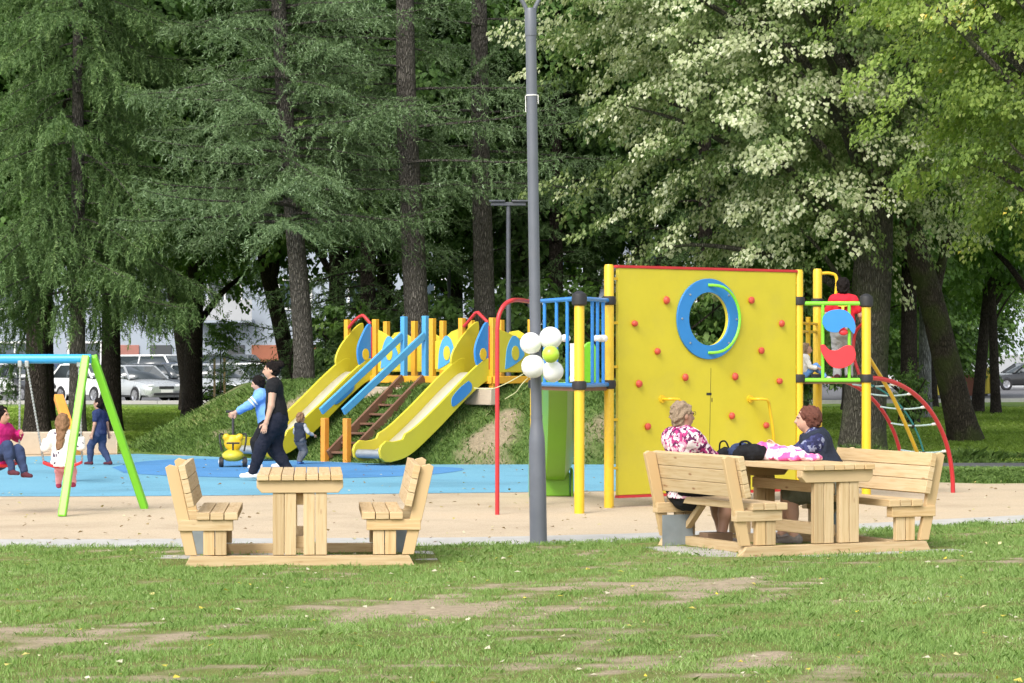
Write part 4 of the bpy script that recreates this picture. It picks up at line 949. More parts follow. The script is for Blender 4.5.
# the two children on the swings (local z = height above the ground)
sz = seat1[2]
person('child in magenta jacket and jeans sitting on the outer swing', (seat1[0]-.02,seat1[1],0), 50, 1.13, (0,.02,sz+.065), lean=4, ankL=(.07,-.34,sz-.09), ankR=(-.06,-.28,sz-.06), wrL=(.20,-.10,sz+.33), wrR=(-.22,-.06,sz+.30), kh=(0,-.4,1), hs=1.25, hyaw=25,
       hair=M_hair_dk, hairstyle='full', top=dict(mat=M_magenta, sleeve=1.85, hem=-.08, inf=.028, collar=True, name='jacket', noise=.006), bottom=dict(mat=M_jean, inf=.012), shoes=M_shoe_d, ehL=(1,.2,-.5), ehR=(-1,.2,-.5))
sz = seat2[2]
person('child with long brown hair in white dotted top sitting on the swing, seen from behind', (seat2[0],seat2[1],0), 182, 1.0, (0,.02,sz+.055), lean=2, ankL=(.08,-.27,sz-.22), ankR=(-.08,-.25,sz-.21), wrL=(.185,-.06,sz+.27), wrR=(-.20,-.06,sz+.30), hs=1.3, kh=(0,-1,.6),
       hair=M_hair_br, hairstyle='long', top=dict(mat=M_dots, sleeve=1.8, hem=-.07, inf=.026, name='blouse'), bottom=dict(mat=M_pinkc, inf=.012, name='leggings'), shoes=M_shoe_p, ehL=(.8,.4,-1.2), ehR=(-.9,.4,-1.2))
# boy on the right deck
def emblem(t, hp, d):
    m = MB(); k = d['k']; c = d['pel']+d['s']*.215*k-d['fw']*.093*k
    m.prism([(-.055*k,.03*k),(.055*k,.03*k),(.05*k,.0),(.014*k,-.005*k),(.012*k,-.06*k),(-.012*k,-.06*k),(-.014*k,-.005*k),(-.05*k,0)], c, d['sd'], d['s'], .03)
    m.build('back_print', pm('yellow_print', (.75,.55,.05), .7), t)
D = 32.05; DZ = DZ_R-.02
person('boy in red T-shirt with yellow back print standing on the right deck', (X(843,D),D,DZ), 172, 1.22, (0,0,.63), lean=3, ankL=(.07,.03,.055), ankR=(-.07,-.03,.055), wrL=(.22,-.16,.70), wrR=(-.22,-.18,.72), hs=1.2, hair=M_hair_dk, skin=M_skin2,
       top=dict(mat=M_redc, sleeve=.6, hem=-.04, inf=.018, name='t_shirt'), bottom=dict(mat=M_greyc, inf=.016), shoes=M_shoe_d, extra=emblem)
D = 32.12
person('small child in white top sitting on the right deck, glimpsed between yellow posts', (X(803.5,D),D,DZ), 95, .72, (0,0,.07), lean=6, ankL=(.06,-.28,.04), ankR=(-.06,-.26,.04), wrL=(.1,-.16,.14), wrR=(-.1,-.16,.14), hs=1.4, kh=(0,0,1), hair=M_hair_gr, 
       top=dict(mat=M_whitec, sleeve=1.7, hem=-.03, inf=.018), bottom=dict(mat=M_lblue, inf=.012), shoes=M_shoe_w)
# two people at the picnic set
def glasses(t, hp, d):
    m = MB(); q = d['q']; hr = d['hr']
    for sx in (-1,1):
        c = hp(sx*.020,-.062,.010); m.tube([c+hr @ np.array([.015*q*math.cos(a), 0, .011*q*math.sin(a)]) for a in np.linspace(0,6.283,14,endpoint=False)], .0018, 6, closed=True); m.tube([hp(sx*.034,-.060,.013), hp(sx*.051,.006,.008)], .0018, 6)
    m.build('glasses', M_black, t)
q7 = S2(-.70, .58, 0); q7[2] = .0
person('person with short ash blond hair in floral blouse seated with back to the viewer', q7, 124, 1.62, (0,.06,.545), lean=-7, ankL=(.09,-.42,.085), ankR=(-.10,-.26,.085), wrL=(.12,-.34,.69), wrR=(-.14,-.32,.69), build=1.12, hyaw=-8, skin=M_skin2, hair=M_hair_gr, h=.008,
       top=dict(mat=M_floral, sleeve=.95, hem=-.05, inf=.016, collar=False, name='blouse'), bottom=dict(mat=M_cblack, inf=.016, len=.92, name='skirt'), shoes=M_sandal, extra=glasses)
q8 = S2(.57, .36, 0); q8[2] = .0
person('person with auburn hair in dark vest leaning with arms on the picnic table', q8, -92, 1.58, (0,.04,.545), lean=20, ankL=(.12,-.30,.085), ankR=(-.10,-.40,.085), wrL=(.06,-.44,.875), wrR=(-.10,-.46,.875), build=1.2, hpitch=-2, hyaw=4, skin=M_skin, hair=M_hair_rd, hairstyle='full', h=.008,
       top=dict(mat=M_floral2, sleeve=.85, hem=-.05, inf=.014, name='blouse', over=M_vest), bottom=dict(mat=M_olive, inf=.018, len=.95, name='shorts'), shoes=M_sandal, ehL=(.9,.3,-.7), ehR=(-.9,.3,-.7))

# ------------------------------------------------------------------ bags and the pink bundle on the table, the toy car
TZ = .783
def lump(name, part_name, prims, mat, label, cat, noise=.01, nf=9., h=.009, grp=None):
    S = Solid(h); lo = 9e9
    for c, r_ in prims: S.ell(S2(c[0], c[1], TZ+c[2]), r_, Rm2, .03)
    S.cut(S2(0,0,TZ+.003), (0,0,-1)); o = thing(name, label, cat, S2(prims[0][0][0], prims[0][0][1], TZ), 0, grp)
    link_mesh(part_name, S.mesh(part_name, noise, nf), o, [mat], True); return o
o = lump('handbag', 'bag_body', [((-.24,.40,.06),(.12,.15,.085)),((-.2,.30,.07),(.1,.1,.08))], M_cblack, 'slumped black bag in the middle of the picnic table', 'bag', .012)
m = MB(); m.tube(curve([S2(-.28,.44,TZ+.12), S2(-.30,.40,TZ+.16), S2(-.27,.34,TZ+.17), S2(-.23,.30,TZ+.13)], 6), .010, 8); m.build('strap', M_cblack, o, True)
o = lump('jacket', 'folded_cloth', [((-.26,.52,.06),(.09,.08,.08)),((-.24,.46,.10),(.08,.07,.05))], M_jean, 'crumpled blue denim jacket lying against the black bag on the table', 'jacket', .014)
o = lump('handbag', 'bag_body', [((-.30,.68,.045),(.08,.10,.065))], M_cblack, 'small black handbag at the far end of the table beside the floral blouse', 'bag', .01)
m = MB(); m.tube(curve([S2(-.33,.74,TZ+.08), S2(-.33,.72,TZ+.15), S2(-.31,.66,TZ+.16), S2(-.29,.62,TZ+.08)], 6), .008, 8); m.build('strap', M_cblack, o, True)
M_pinkb = patterned('pink_white_cloth', [(0,(.78,.50,.57)),(.35,(.70,.10,.30)),(.55,(.80,.62,.66)),(.78,(.72,.16,.36))], 17)
lump('blanket', 'folded_cloth', [((-.06,.36,.05),(.15,.16,.10)),((.08,.24,.05),(.15,.14,.08)),((.04,.08,.03),(.15,.14,.06)),((.20,.02,.02),(.10,.10,.045))], M_pinkb, 'crumpled pink and white blanket spread over the picnic table', 'blanket', .018, 7.)
D = 41.0; tx = X(233,D)
tc_ = thing('toy_car', 'yellow ride-on toy car with a black push handle at the foot of the mound', 'toy car', (tx,D,.012), R(6))
S = Solid(.009); S.ell((0,.02,.17), (.17,.26,.10)); S.ell((0,-.16,.17), (.16,.14,.09)); S.cut((0,0,.09), (0,0,-1)); link_mesh('body', S.mesh('body'), tc_, [M_yellow2])
S = Solid(.009); S.ell((0,.18,.36), (.14,.06,.13)); S.ell((.105,.18,.45), (.06,.05,.06)); S.ell((-.105,.18,.45), (.06,.05,.06)); link_mesh('backrest', S.mesh('back'), tc_, [M_post])
for sx in (-1,1):
    for y in (-.16,.17):
        m = MB(); m.lathe([(0,-.035),(.06,-.035),(.075,-.025),(.075,.025),(.06,.035),(0,.035)], (sx*.18,y,.075), 18, rot=np.array([[0,0,1],[0,1,0],[-1,0,0]])); wl = m.build('wheel', M_black, tc_)
        m = MB(); m.lathe([(0,0),(.035,0),(.035,.004),(0,.01)], (sx*.217,y,.075), 12, rot=np.array([[0,0,sx],[0,1,0],[-sx,0,0]])); m.build('rim', M_white, wl)
m = MB(); m.tube(curve([(0,.2,.3),(0,.28,.62),(0,.32,.84)], 6), .022, 10); m.tube([(-.11,.32,.85),(.11,.32,.85)], .02, 10); m.build('push_handle', M_black, tc_)
m = MB(); m.tube(curve([(-.17,-.02,.24),(-.20,.0,.40),(-.20,.1,.50),(-.15,.18,.5)], 6), .014, 8); m.build('guard_hoop', M_black, tc_)
m = MB(); m.tube(curve([(.17,-.02,.24),(.20,.0,.40),(.20,.1,.50),(.15,.18,.5)], 6), .014, 8); m.build('guard_hoop', M_black, tc_)
m = MB(); m.tube([(-.1,-.14,.37),(.1,-.14,.37)], .014, 8); m.tube([(0,-.12,.22),(0,-.14,.37)], .014, 8); m.build('steering_bar', M_black, tc_)
# ------------------------------------------------------------------ parked cars
M_glass = pm('car_glass', (.035,.045,.05), .06, .1, 2, spec=.9)
M_tyre = pm('tyre', (.02,.02,.022), .8, .2, 20); M_rim = pm('alloy_rim', (.5,.5,.52), .3, .1, 9, metal=.8)
M_hl = pm('headlamp_glass', (.62,.64,.66), .12, .1, 12, spec=.8); M_tl = pm('tail_lamp', (.42,.02,.02), .2, .1, 10)
M_trim = pm('dark_trim', (.03,.03,.033), .5, .15, 8); M_platew = pm('number_plate', (.75,.75,.72), .4, .03, 9)
PAINT = {k: pm(k+'_car_paint', c, .28, .04, 2, metal=mt, coat=.6, dirt=.06) for k, c, mt in [('silver',(.46,.48,.49),.35),('white',(.74,.75,.74),0),('dark_grey',(.07,.08,.09),.3),('dark_blue',(.03,.05,.11),.2),('pale_blue',(.32,.42,.50),.25),('black',(.015,.016,.018),0)]}
STYLES = dict(                                              # roofline stations: windscreen base, roof front, roof rear, rear glass base, tail height
    saloon=dict(L=4.5, W=1.76, wb=-.95, rf=-.25, rr=.95, rb=1.55, H=1.43, belt=.92, tail=.98),
    estate=dict(L=4.6, W=1.78, wb=-.98, rf=-.3, rr=1.95, rb=2.2, H=1.48, belt=.93, tail=.93),
    hatchback=dict(L=3.95, W=1.70, wb=-.95, rf=-.3, rr=1.45, rb=1.85, H=1.49, belt=.95, tail=.95),
    van=dict(L=4.5, W=1.82, wb=-1.35, rf=-.75, rr=2.05, rb=2.2, H=1.85, belt=1.12, tail=1.12))
def make_car(style, paint, label, loc, rz):
    p = STYLES[style]; L, W, H, bt = p['L'], p['W'], p['H'], p['belt']; t = thing('parked_car', label, 'car', loc, rz, 'cars parked beyond the park'); M_ = PAINT[paint]
    m = MB(); ys = [-L/2, -L/2+.12, -L/2+.5, p['wb']-.1, p['wb']+.3, .4, p['rb']-.2, L/2-.25, L/2-.06, L/2]
    hw = [.66, .78, .86, .9, .9, .9, .9, .87, .80, .70]; hb = bt-.06
    top = [.62, .70, .80, hb, bt, bt+.02, bt+.02, p['tail'], p['tail']-.08, .70]; V = []; n = 13
    for y, w_, tz in zip(ys, hw, top):
        w2 = w_*W/1.8; e = abs(y) > L/2-.05; zl = .36 if e else .24
        q = [(-.0,zl-.02),(.85,zl),(.97,zl+.08),(1,.5),(.985,min(tz-.08,.72)),(.93,tz-.02),(.6,tz+.02),(0,tz+.035)]
        ring = [(x*w2, z) for x, z in q[1:]]; ring = ring + [(-x, z) for x, z in ring[::-1][1:]]
        V += [(x, y, z) for x, z in ring]
    n = len(ring); F = [(i*n+k, i*n+(k+1)%n, (i+1)*n+(k+1)%n, (i+1)*n+k) for i in range(len(ys)-1) for k in range(n)]
    F += [tuple(range(n))[::-1], tuple((len(ys)-1)*n+k for k in range(n))]
    m.add(V, F, smooth=True)
    wb, wr = W*.47, W*.37; yb = [p['wb'], p['rf'], p['rr'], p['rb']]; zb = bt-.02
    m.add([(-wr,yb[1],H-.05),(wr,yb[1],H-.05),(wr,yb[2],H-.06),(-wr,yb[2],H-.06),(-wr*.9,yb[1]+.08,H),(wr*.9,yb[1]+.08,H),(wr*.9,yb[2]-.08,H-.01),(-wr*.9,yb[2]-.08,H-.01)],
          [(4,5,6,7),(0,1,5,4),(1,2,6,5),(2,3,7,6),(3,0,4,7)])
    for sx in (-1,1):
        A0, A1, A2, A3 = (sx*wb,yb[0],zb), (sx*wr,yb[1],H-.05), (sx*wr,yb[2],H-.06), (sx*wb,yb[3],zb)
        m.bar(A0, A1, .07, .05); m.bar(A3, A2, .10, .06); m.bar(A1, A2, .05, .05)
        ym = (yb[1]+yb[2])/2-.05; m.bar((sx*wb,ym+.05,zb), (sx*wr,ym,H-.05), .07, .04)
        for yw in (-L/2+.82, L/2-.85): m.lathe([(.30,-.02),(.355,0),(.36,.03),(.33,.045)], (sx*(W/2-.05),yw,.33), 22, rot=np.array([[0,0,sx],[0,1,0],[-sx,0,0]]))
        m.ball((sx*(W/2+.07), p['wb']+.32, bt+.05), (.09,.05,.065), 10)
    m.build('body', M_, t)
    def pane(name, q): k = MB(); k.add(q, [(0,1,2,3)]); k.build(name, M_glass, t, solid=.02)
    pane('windscreen', [(-wb*.95,yb[0],zb+.01),(wb*.95,yb[0],zb+.01),(wr*.95,yb[1],H-.06),(-wr*.95,yb[1],H-.06)])
    pane('rear_window', [(-wb*.92,yb[3],zb+.01),(wb*.92,yb[3],zb+.01),(wr*.92,yb[2],H-.07),(-wr*.92,yb[2],H-.07)])
    for sx in (-1,1): pane('side_window', [(sx*wb*.985,yb[0]+.03,zb),(sx*wb*.985,yb[3]-.03,zb),(sx*wr*.985,yb[2],H-.06),(sx*wr*.985,yb[1],H-.06)])
    for sx in (-1,1):
        for yw in (-L/2+.82, L/2-.85):
            rt = np.array([[0,0,sx],[0,1,0],[-sx,0,0]]); k = MB(); k.lathe([(.2,-.1),(.30,-.1),(.315,-.05),(.315,.03),(.29,.055),(.2,.05)], (sx*(W/2-.04),yw,.315), 24, rot=rt); wl = k.build('wheel', M_tyre, t)
            k = MB(); k.lathe([(0,.045),(.06,.05),(.07,.03),(.17,.04),(.2,.055),(.2,.0)], (sx*(W/2-.04),yw,.315), 20, rot=rt)
            for a in range(5): k.bar((sx*(W/2+.012),yw,.315), (sx*(W/2+.008),yw+.18*math.cos(a*1.2566),.315+.18*math.sin(a*1.2566)), .05, .02, (1,0,0))
            k.build('rim', M_rim, wl)
        k = MB(); k.ball((sx*W*.33,-L/2+.10,.66), (.19,.09,.075), 14); k.build('headlight', M_hl, t)
        k = MB(); k.ball((sx*W*.38,L/2-.06,.76), (.11,.06,.13), 12); k.build('tail_light', M_tl, t)
    k = MB(); k.box((0,-L/2+.015,.60), (W*.36,.05,.10)); k.build('grille', M_trim, t, bevel=.01)
    k = MB(); k.box((0,-L/2-.005,.36), (W*.62,.06,.09)); k.build('air_intake', M_trim, t, bevel=.01)
    k = MB(); k.box((0,-L/2-.03,.47), (.5,.015,.11)); k.build('number_plate', M_platew, t)
    return t
def car(px, d, style, paint, label, rz): return make_car(style, paint, label, (X(px,d), d, .01), R(rz))
car(136, 99.1, 'saloon', 'silver', 'silver saloon facing right beside the dark trunk behind the swing legs', 38)
car(172, 103.8, 'estate', 'dark_grey', 'dark grey estate with an alloy wheel left of the bare trunk', 48)
car(96, 100.0, 'hatchback', 'white', 'white hatchback behind the swing frame legs, front wheel in view', 42)
car(66, 103.8, 'estate', 'dark_blue', 'dark blue estate glimpsed above the child in the dotted top', 40)
car(28, 102.3, 'saloon', 'black', 'black saloon glimpsed under the swing crossbar', 35)
car(-8, 102.8, 'hatchback', 'white', 'white hatchback cut off by the left edge', 35)
car(217, 102.3, 'estate', 'silver', 'silver grey estate just right of the bare trunk near the sapling', 44)
car(243, 103.8, 'saloon', 'black', 'black saloon behind the sapling stakes', 40)
car(160, 118.8, 'van', 'white', 'white van in the back row behind the dark grey estate', 60)
car(112, 118.8, 'estate', 'dark_grey', 'dark grey estate in the back row above the silver saloon', 50)
car(268, 110.8, 'hatchback', 'white', 'white hatchback behind the heads of the two walking people', 48)
car(300, 112.8, 'estate', 'white', 'white estate showing over the mound left of the leaning trunk', 52)
car(331, 107.8, 'hatchback', 'white', 'white hatchback showing over the mound right of the leaning trunk', 40)
car(60, 120.8, 'hatchback', 'dark_blue', 'dark blue hatchback in the back row left of the swing legs', 50)
car(900, 121.0, 'hatchback', 'white', 'white hatchback glimpsed between the two large right-hand trunks', 60)
car(1024, 140.0, 'saloon', 'black', 'black saloon parked before the white building at the right edge', -75)

# ------------------------------------------------------------------ apartment buildings behind the trees
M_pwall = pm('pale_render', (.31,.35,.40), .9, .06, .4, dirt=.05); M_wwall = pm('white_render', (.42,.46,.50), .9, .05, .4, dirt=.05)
M_plinth = pm('grey_plinth', (.36,.37,.38), .9, .1, 1); M_win = pm('window_glass', (.05,.07,.09), .08, .3, .4, spec=.8); M_frame = pm('window_frame', (.72,.72,.70), .5, .05, 4)
M_garage = pm('brown_door', (.30,.10,.05), .6, .12, 3); M_dark = pm('dark_door', (.05,.055,.06), .5, .1, 3); M_roof = pm('roof_edge', (.25,.25,.26), .8, .1, 1); M_redwall = pm('red_brick', (.34,.15,.12), .9, .15, 2); M_bin = pm('yellow_bin', (.70,.58,.06), .5, .08, 3)
def block(name, label, d, x0, x1, floors, wallm, base_h=.6, doors=(), balc=1, step=3.1, dep=11):
    t = thing(name, label, 'building', ((x0+x1)/2, d, 0)); Hh = floors*2.9+.6; Wd = x1-x0
    holes = []
    m = MB(); m.box(((x0+x1)/2, d+dep/2, Hh/2), (Wd, dep, Hh)); m.build('wall', wallm, t, True)
    m = MB(); m.box(((x0+x1)/2, d-.03, base_h/2), (Wd+.06,.06,base_h)); m.build('plinth', M_plinth, t, True)
    m = MB(); m.box(((x0+x1)/2, d+dep/2, Hh+.15), (Wd+.8, dep+.8, .3)); m.build('roof', M_roof, t, True)
    n = int(Wd/step)
    for f in range(floors):
        for i in range(n):
            x = x0+(i+.5)*Wd/n; z = f*2.9+1.75
            if f == 0 and any(abs(x-dx) < w_/2+.8 for dx, w_, _ in doors): continue
            k = MB(); ww, wh = (1.5,1.35)
            for a, b, c, e in ((0,wh/2,ww+.14,.09),(0,-wh/2,ww+.14,.09),(-ww/2,0,.09,wh),(ww/2,0,.09,wh),(0,0,.07,wh)): k.box((x+a, d-.045, z+b), (c,.09,e))
            fr = k.build('window', M_frame, t, True)
            k = MB(); k.box((x, d-.012, z), (ww,.022,wh)); k.build('pane', M_win, fr, True)
            if f > 0 and i % 4 == balc:
                k = MB(); k.box((x, d-.55, z-1.25), (2.7,1.1,.16)); bl = k.build('balcony', wallm, t, True)
                k = MB(); k.box((x, d-1.08, z-.75), (2.7,.05,.95)); k.build('parapet', M_plinth, bl, True)
    for dx, w_, mt in doors:
        k = MB(); k.box((dx, d-.04, 1.15+.0), (w_,.08,2.3)); k.build('door', mt, t, True, bevel=.02)
    return t
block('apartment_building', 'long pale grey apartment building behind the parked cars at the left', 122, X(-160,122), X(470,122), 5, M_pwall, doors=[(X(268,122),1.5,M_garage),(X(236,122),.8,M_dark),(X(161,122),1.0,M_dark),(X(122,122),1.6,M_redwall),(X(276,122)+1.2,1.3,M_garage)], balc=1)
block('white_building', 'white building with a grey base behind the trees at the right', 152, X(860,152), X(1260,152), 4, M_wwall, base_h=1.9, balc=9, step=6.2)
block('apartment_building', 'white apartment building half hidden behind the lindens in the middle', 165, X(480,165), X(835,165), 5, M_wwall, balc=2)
def bin_(px0, px1, ytop, d, label):
    x0, x1 = X(px0,d), X(px1,d); h = Z(ytop,d); t = thing('recycling_container', label, 'container', ((x0+x1)/2,d,0), 0, 'yellow recycling containers')
    m = MB(); m.box(((x0+x1)/2,d,h*.45+.08), (x1-x0,1.1,h*.86), taper=(.94,.94)); 
    for i in range(4): m.box((x0+(x1-x0)*(i+.8)/4.6, d-.56, h*.4), (.07,.06,h*.6))
    m.build('body', M_bin, t, True, bevel=.03)
    m = MB(); m.box(((x0+x1)/2,d,h*.93), ((x1-x0)*1.0,1.2,h*.1), taper=(.85,.6)); m.build('lid', M_bin, t, True, bevel=.03)
    for sx in (-1,1): m = MB(); m.box(((x0+x1)/2+sx*(x1-x0)*.35,d-.3,.05), (.12,.12,.1)); m.build('foot', M_trim, t, True)
bin_(917, 946, 343, 112, 'yellow recycling container beside the birch trunk'); bin_(983, 996, 367, 118, 'yellow recycling container between the two thin dark trunks')
m = MB(); d = 119; m.box(((X(960,d)+X(982,d))/2,d,.45), (X(982,d)-X(960,d),.3,.9)); m.box(((X(960,d)+X(982,d))/2,d,.93), (X(982,d)-X(960,d)+.1,.38,.06))
tag(m.build('brick_wall', M_redwall, None, bevel=.01), 'low red wall behind the large leaning mossy trunk', 'wall')

car(192, 114, 'hatchback', 'dark_blue', 'dark blue hatchback in the back row hidden by the bare flaring trunk', 45)
car(232, 116, 'van', 'dark_grey', 'dark grey van in the back row above the black saloon', 52)
car(318, 116, 'saloon', 'silver', 'silver saloon in the back row beside the leaning trunk', 46)
# ------------------------------------------------------------------ trees
M_bark = bark_mat('grey_brown_bark', (.120,.108,.094), (.215,.195,.17)); M_barkd = bark_mat('dark_bark', (0.052,0.042,0.035), (0.105,0.088,0.074)); M_barkm = bark_mat('mossy_bark', (0.061,0.052,0.038), (0.131,0.108,0.079), (0.079,0.105,0.028))
M_barkb = bark_mat('lime_bark', (0.105,0.096,0.079), (0.210,0.193,0.149), (0.105,0.131,0.052)); M_birch = bark_mat('birch_bark', (0.175,0.175,0.175), (0.600,0.600,0.600), None, .6)
M_weep = leaf_mat('green_needles', [(0,(0.049,0.089,0.029)),(.4,(0.096,0.165,0.053)),(.75,(0.157,0.242,0.083)),(1,(0.253,0.342,0.133))], .25, .6)
M_blues = leaf_mat('blue_green_needles', [(0,(0.056,0.092,0.040)),(.35,(0.108,0.169,0.069)),(.7,(0.166,0.243,0.112)),(.88,(0.253,0.348,0.206)),(1,(0.396,0.487,0.338))], .22, .6)
M_darkn = leaf_mat('dark_needles', [(0,(0.043,0.075,0.030)),(.6,(0.095,0.160,0.056)),(1,(0.166,0.255,0.094))], .2, .6)
M_linden = leaf_mat('silver_lime_leaves', [(0,(0.057,0.098,0.027)),(.30,(0.120,0.180,0.050)),(.55,(0.198,0.268,0.089)),(.66,(0.354,0.402,0.200)),(.82,(0.562,0.587,0.378)),(1,(0.728,0.731,0.546))], .38, .55, (1.05,1.15,.7))
M_lime = M_lime; M_yel = leaf_mat('yellow_green_leaves', [(0,(0.104,0.167,0.039)),(.35,(0.211,0.300,0.065)),(.7,(0.334,0.414,0.109)),(.9,(0.519,0.541,0.227)),(.965,(0.617,0.599,0.323)),(1,(0.815,0.623,0.114))], .42, .5)
M_leafd = leaf_mat('dark_green_leaves', [(0,(0.052,0.106,0.026)),(.5,(0.103,0.197,0.047)),(.85,(0.170,0.289,0.068)),(1,(0.261,0.386,0.104))], .32, .5)
M_leafm = leaf_mat('mid_green_leaves', [(0,(0.061,0.119,0.025)),(.5,(0.118,0.217,0.046)),(.85,(0.187,0.308,0.071)),(1,(0.287,0.392,0.115))], .36, .5)

def perp(d):
    r = np.where(np.abs(d[:, 2:]) < .9, np.array([[0,0,1.]]), np.array([[1.,0,0]])); s = np.cross(d, r); return s/np.linalg.norm(s, axis=1)[:, None]
def nrm(a): return a/(np.linalg.norm(a, axis=-1)[..., None]+1e-9)
def leaf_quads(c, d, n, L, W):
    """folded leaf: base, left, tip, right"""
    d = nrm(d); s = nrm(np.cross(d, n)); n = np.cross(s, d); L = L[:, None]; W = W[:, None]
    V = np.stack([c, c+d*L*.42+s*W*.5+n*W*.12, c+d*L-n*L*.08, c+d*L*.42-s*W*.5+n*W*.12], 1).reshape(-1, 3)
    return V, np.arange(len(c)*4).reshape(-1, 4)
def needle_tris(c, d, L, W, g):
    d = nrm(d); s = nrm(np.cross(d, g.normal(size=d.shape))); V = np.stack([c-s*W[:,None]*.5, c+s*W[:,None]*.5, c+d*L[:,None]], 1).reshape(-1, 3)
    return V, np.arange(len(c)*3).reshape(-1, 3)
def trunk_obj(t, base_pts, radii, mat, limbs=(), name='trunk', flare=1.3, wood=None, lift=0., rot=0.):
    m = MB(); q = curve(base_pts, 8); r = np.interp(np.linspace(0, 1, len(q)), np.linspace(0, 1, len(radii)), radii)
    hgt = q[:,2]-q[0,2]; r = r*(1+(flare-1)*np.exp(-hgt/.35)); m.tube(q, r, 18)
    V = m.V[-1]; V += (snoise(V, .9, 8, 3)*.12*np.repeat(r, 18)[:len(V)][:, None] if len(V) == len(r)*18 else 0)*nrm(V-np.repeat(q, 18, 0)[:len(V)])
    for pts, r0, r1 in limbs: qq = curve(pts, 5); m.tube(qq, np.linspace(r0, r1, len(qq)), 8)
    if wood is not None: m.add(wood[0] @ rotz(rot).T+np.array([0,0,lift]), wood[1], smooth=True)
    return m.build(name, mat, t)

def conifer_mesh(name, mat, H, zb, Rad, seed, droop=.35, hang=.0, nb=120, sec=.13, step=.028, nl=.085, nw=.014, tipup=.1, power=.8, gap=0., drop_low=0., bare=0.):
    """whorled branches with side twigs; every needle bundle its own small blade"""
    g = np.random.default_rng(seed); Vs = []; Rn = []; wood = MB()
    for i in range(nb):
        f = (i+g.uniform(0,1))/nb; f = f**1.15; z = zb+(H-zb)*f; az = i*2.39996+g.normal()*.25
        L = (Rad*(1-f)**power+.25)*g.uniform(.55,1.15)
        if g.random() < gap: continue
        if bare and z < bare and math.sin(az) < -.35 and g.random() < .85: continue
        o = np.array([math.cos(az), math.sin(az), 0]); sgm = np.linspace(0, 1, 14)
        dr = droop*g.uniform(.35,1.6)*(1+drop_low*(1-f)**3)
        pts = np.stack([o[0]*L*sgm, o[1]*L*sgm, z+L*(.12*sgm-dr*sgm**1.6*1.0+tipup*sgm**4)], 1); pts[:,:2] += np.outer(np.sin(sgm*3+i), [-o[1], o[0]])*.06*L
        wood.tube(pts, np.linspace(.010+.007*L, .004, 14), 5)
        side = np.array([-o[1], o[0], 0]); ns = max(4, int(L/sec)); segs = []
        for k in range(ns):
            u = .16+.84*(k+g.uniform(0,1))/ns; p = np.array([np.interp(u, sgm, pts[:,j]) for j in range(3)])
            tl = (.10+.42*L*(1-u)**.8*min(1,u*3)+.10)*g.uniform(.6,1.15); sg = 1 if k % 2 else -1
            d0 = nrm(o*g.uniform(.45,.9)+side*sg*g.uniform(.6,1.1)+np.array([0,0,g.uniform(-.35,.12)-hang*.5])); n2 = 6
            q = p + d0*tl*np.linspace(0,1,n2)[:,None] + np.array([0,0,-1.])*(tl*(.18+hang*.5)*np.linspace(0,1,n2)**2)[:,None]
            segs.append(q)
            if hang > 0:
                for h_ in range(int(1+tl/.15)):
                    w_ = g.uniform(.15,1); b = p+d0*tl*w_; hl = g.uniform(.14,.46)*hang; e = np.array([g.normal()*.12, g.normal()*.12, -1])
                    segs.append(b+e*hl*np.linspace(0,1,4)[:,None])
        segs += [pts[2:], pts[2:]+np.array([0,0,.03]), pts[3:]+np.array([0,0,.05])]
        for q in segs:
            ln = np.linalg.norm(np.diff(q, axis=0), axis=1).sum(); n = max(3, int(ln/step)); u = (np.arange(n)+g.random(n))/n*(len(q)-1); i0 = np.minimum(u.astype(int), len(q)-2); fr = (u-i0)[:,None]
            c = q[i0]*(1-fr)+q[i0+1]*fr; ax = nrm(q[i0+1]-q[i0]); rd = nrm(g.normal(size=c.shape)); d = ax*.9+rd*1.0+np.array([0,0,-.1*hang])
            V, _ = needle_tris(c, d, nl*g.uniform(.6,1.2,n), nw*g.uniform(.8,1.3,n), g); Vs.append(V)
            tip = u/(len(q)-1); base = g.normal(.45,.12)+.03*f; Rn.append(np.clip(base+.18*(tip-.5)+g.normal(0,.13,n), 0, 1))
    V = np.concatenate(Vs); r = np.concatenate(Rn); me = np_mesh(name, V, np.arange(len(V)).reshape(-1,3), r); me.materials.append(mat)
    return me, (np.concatenate(wood.V), wood.F)
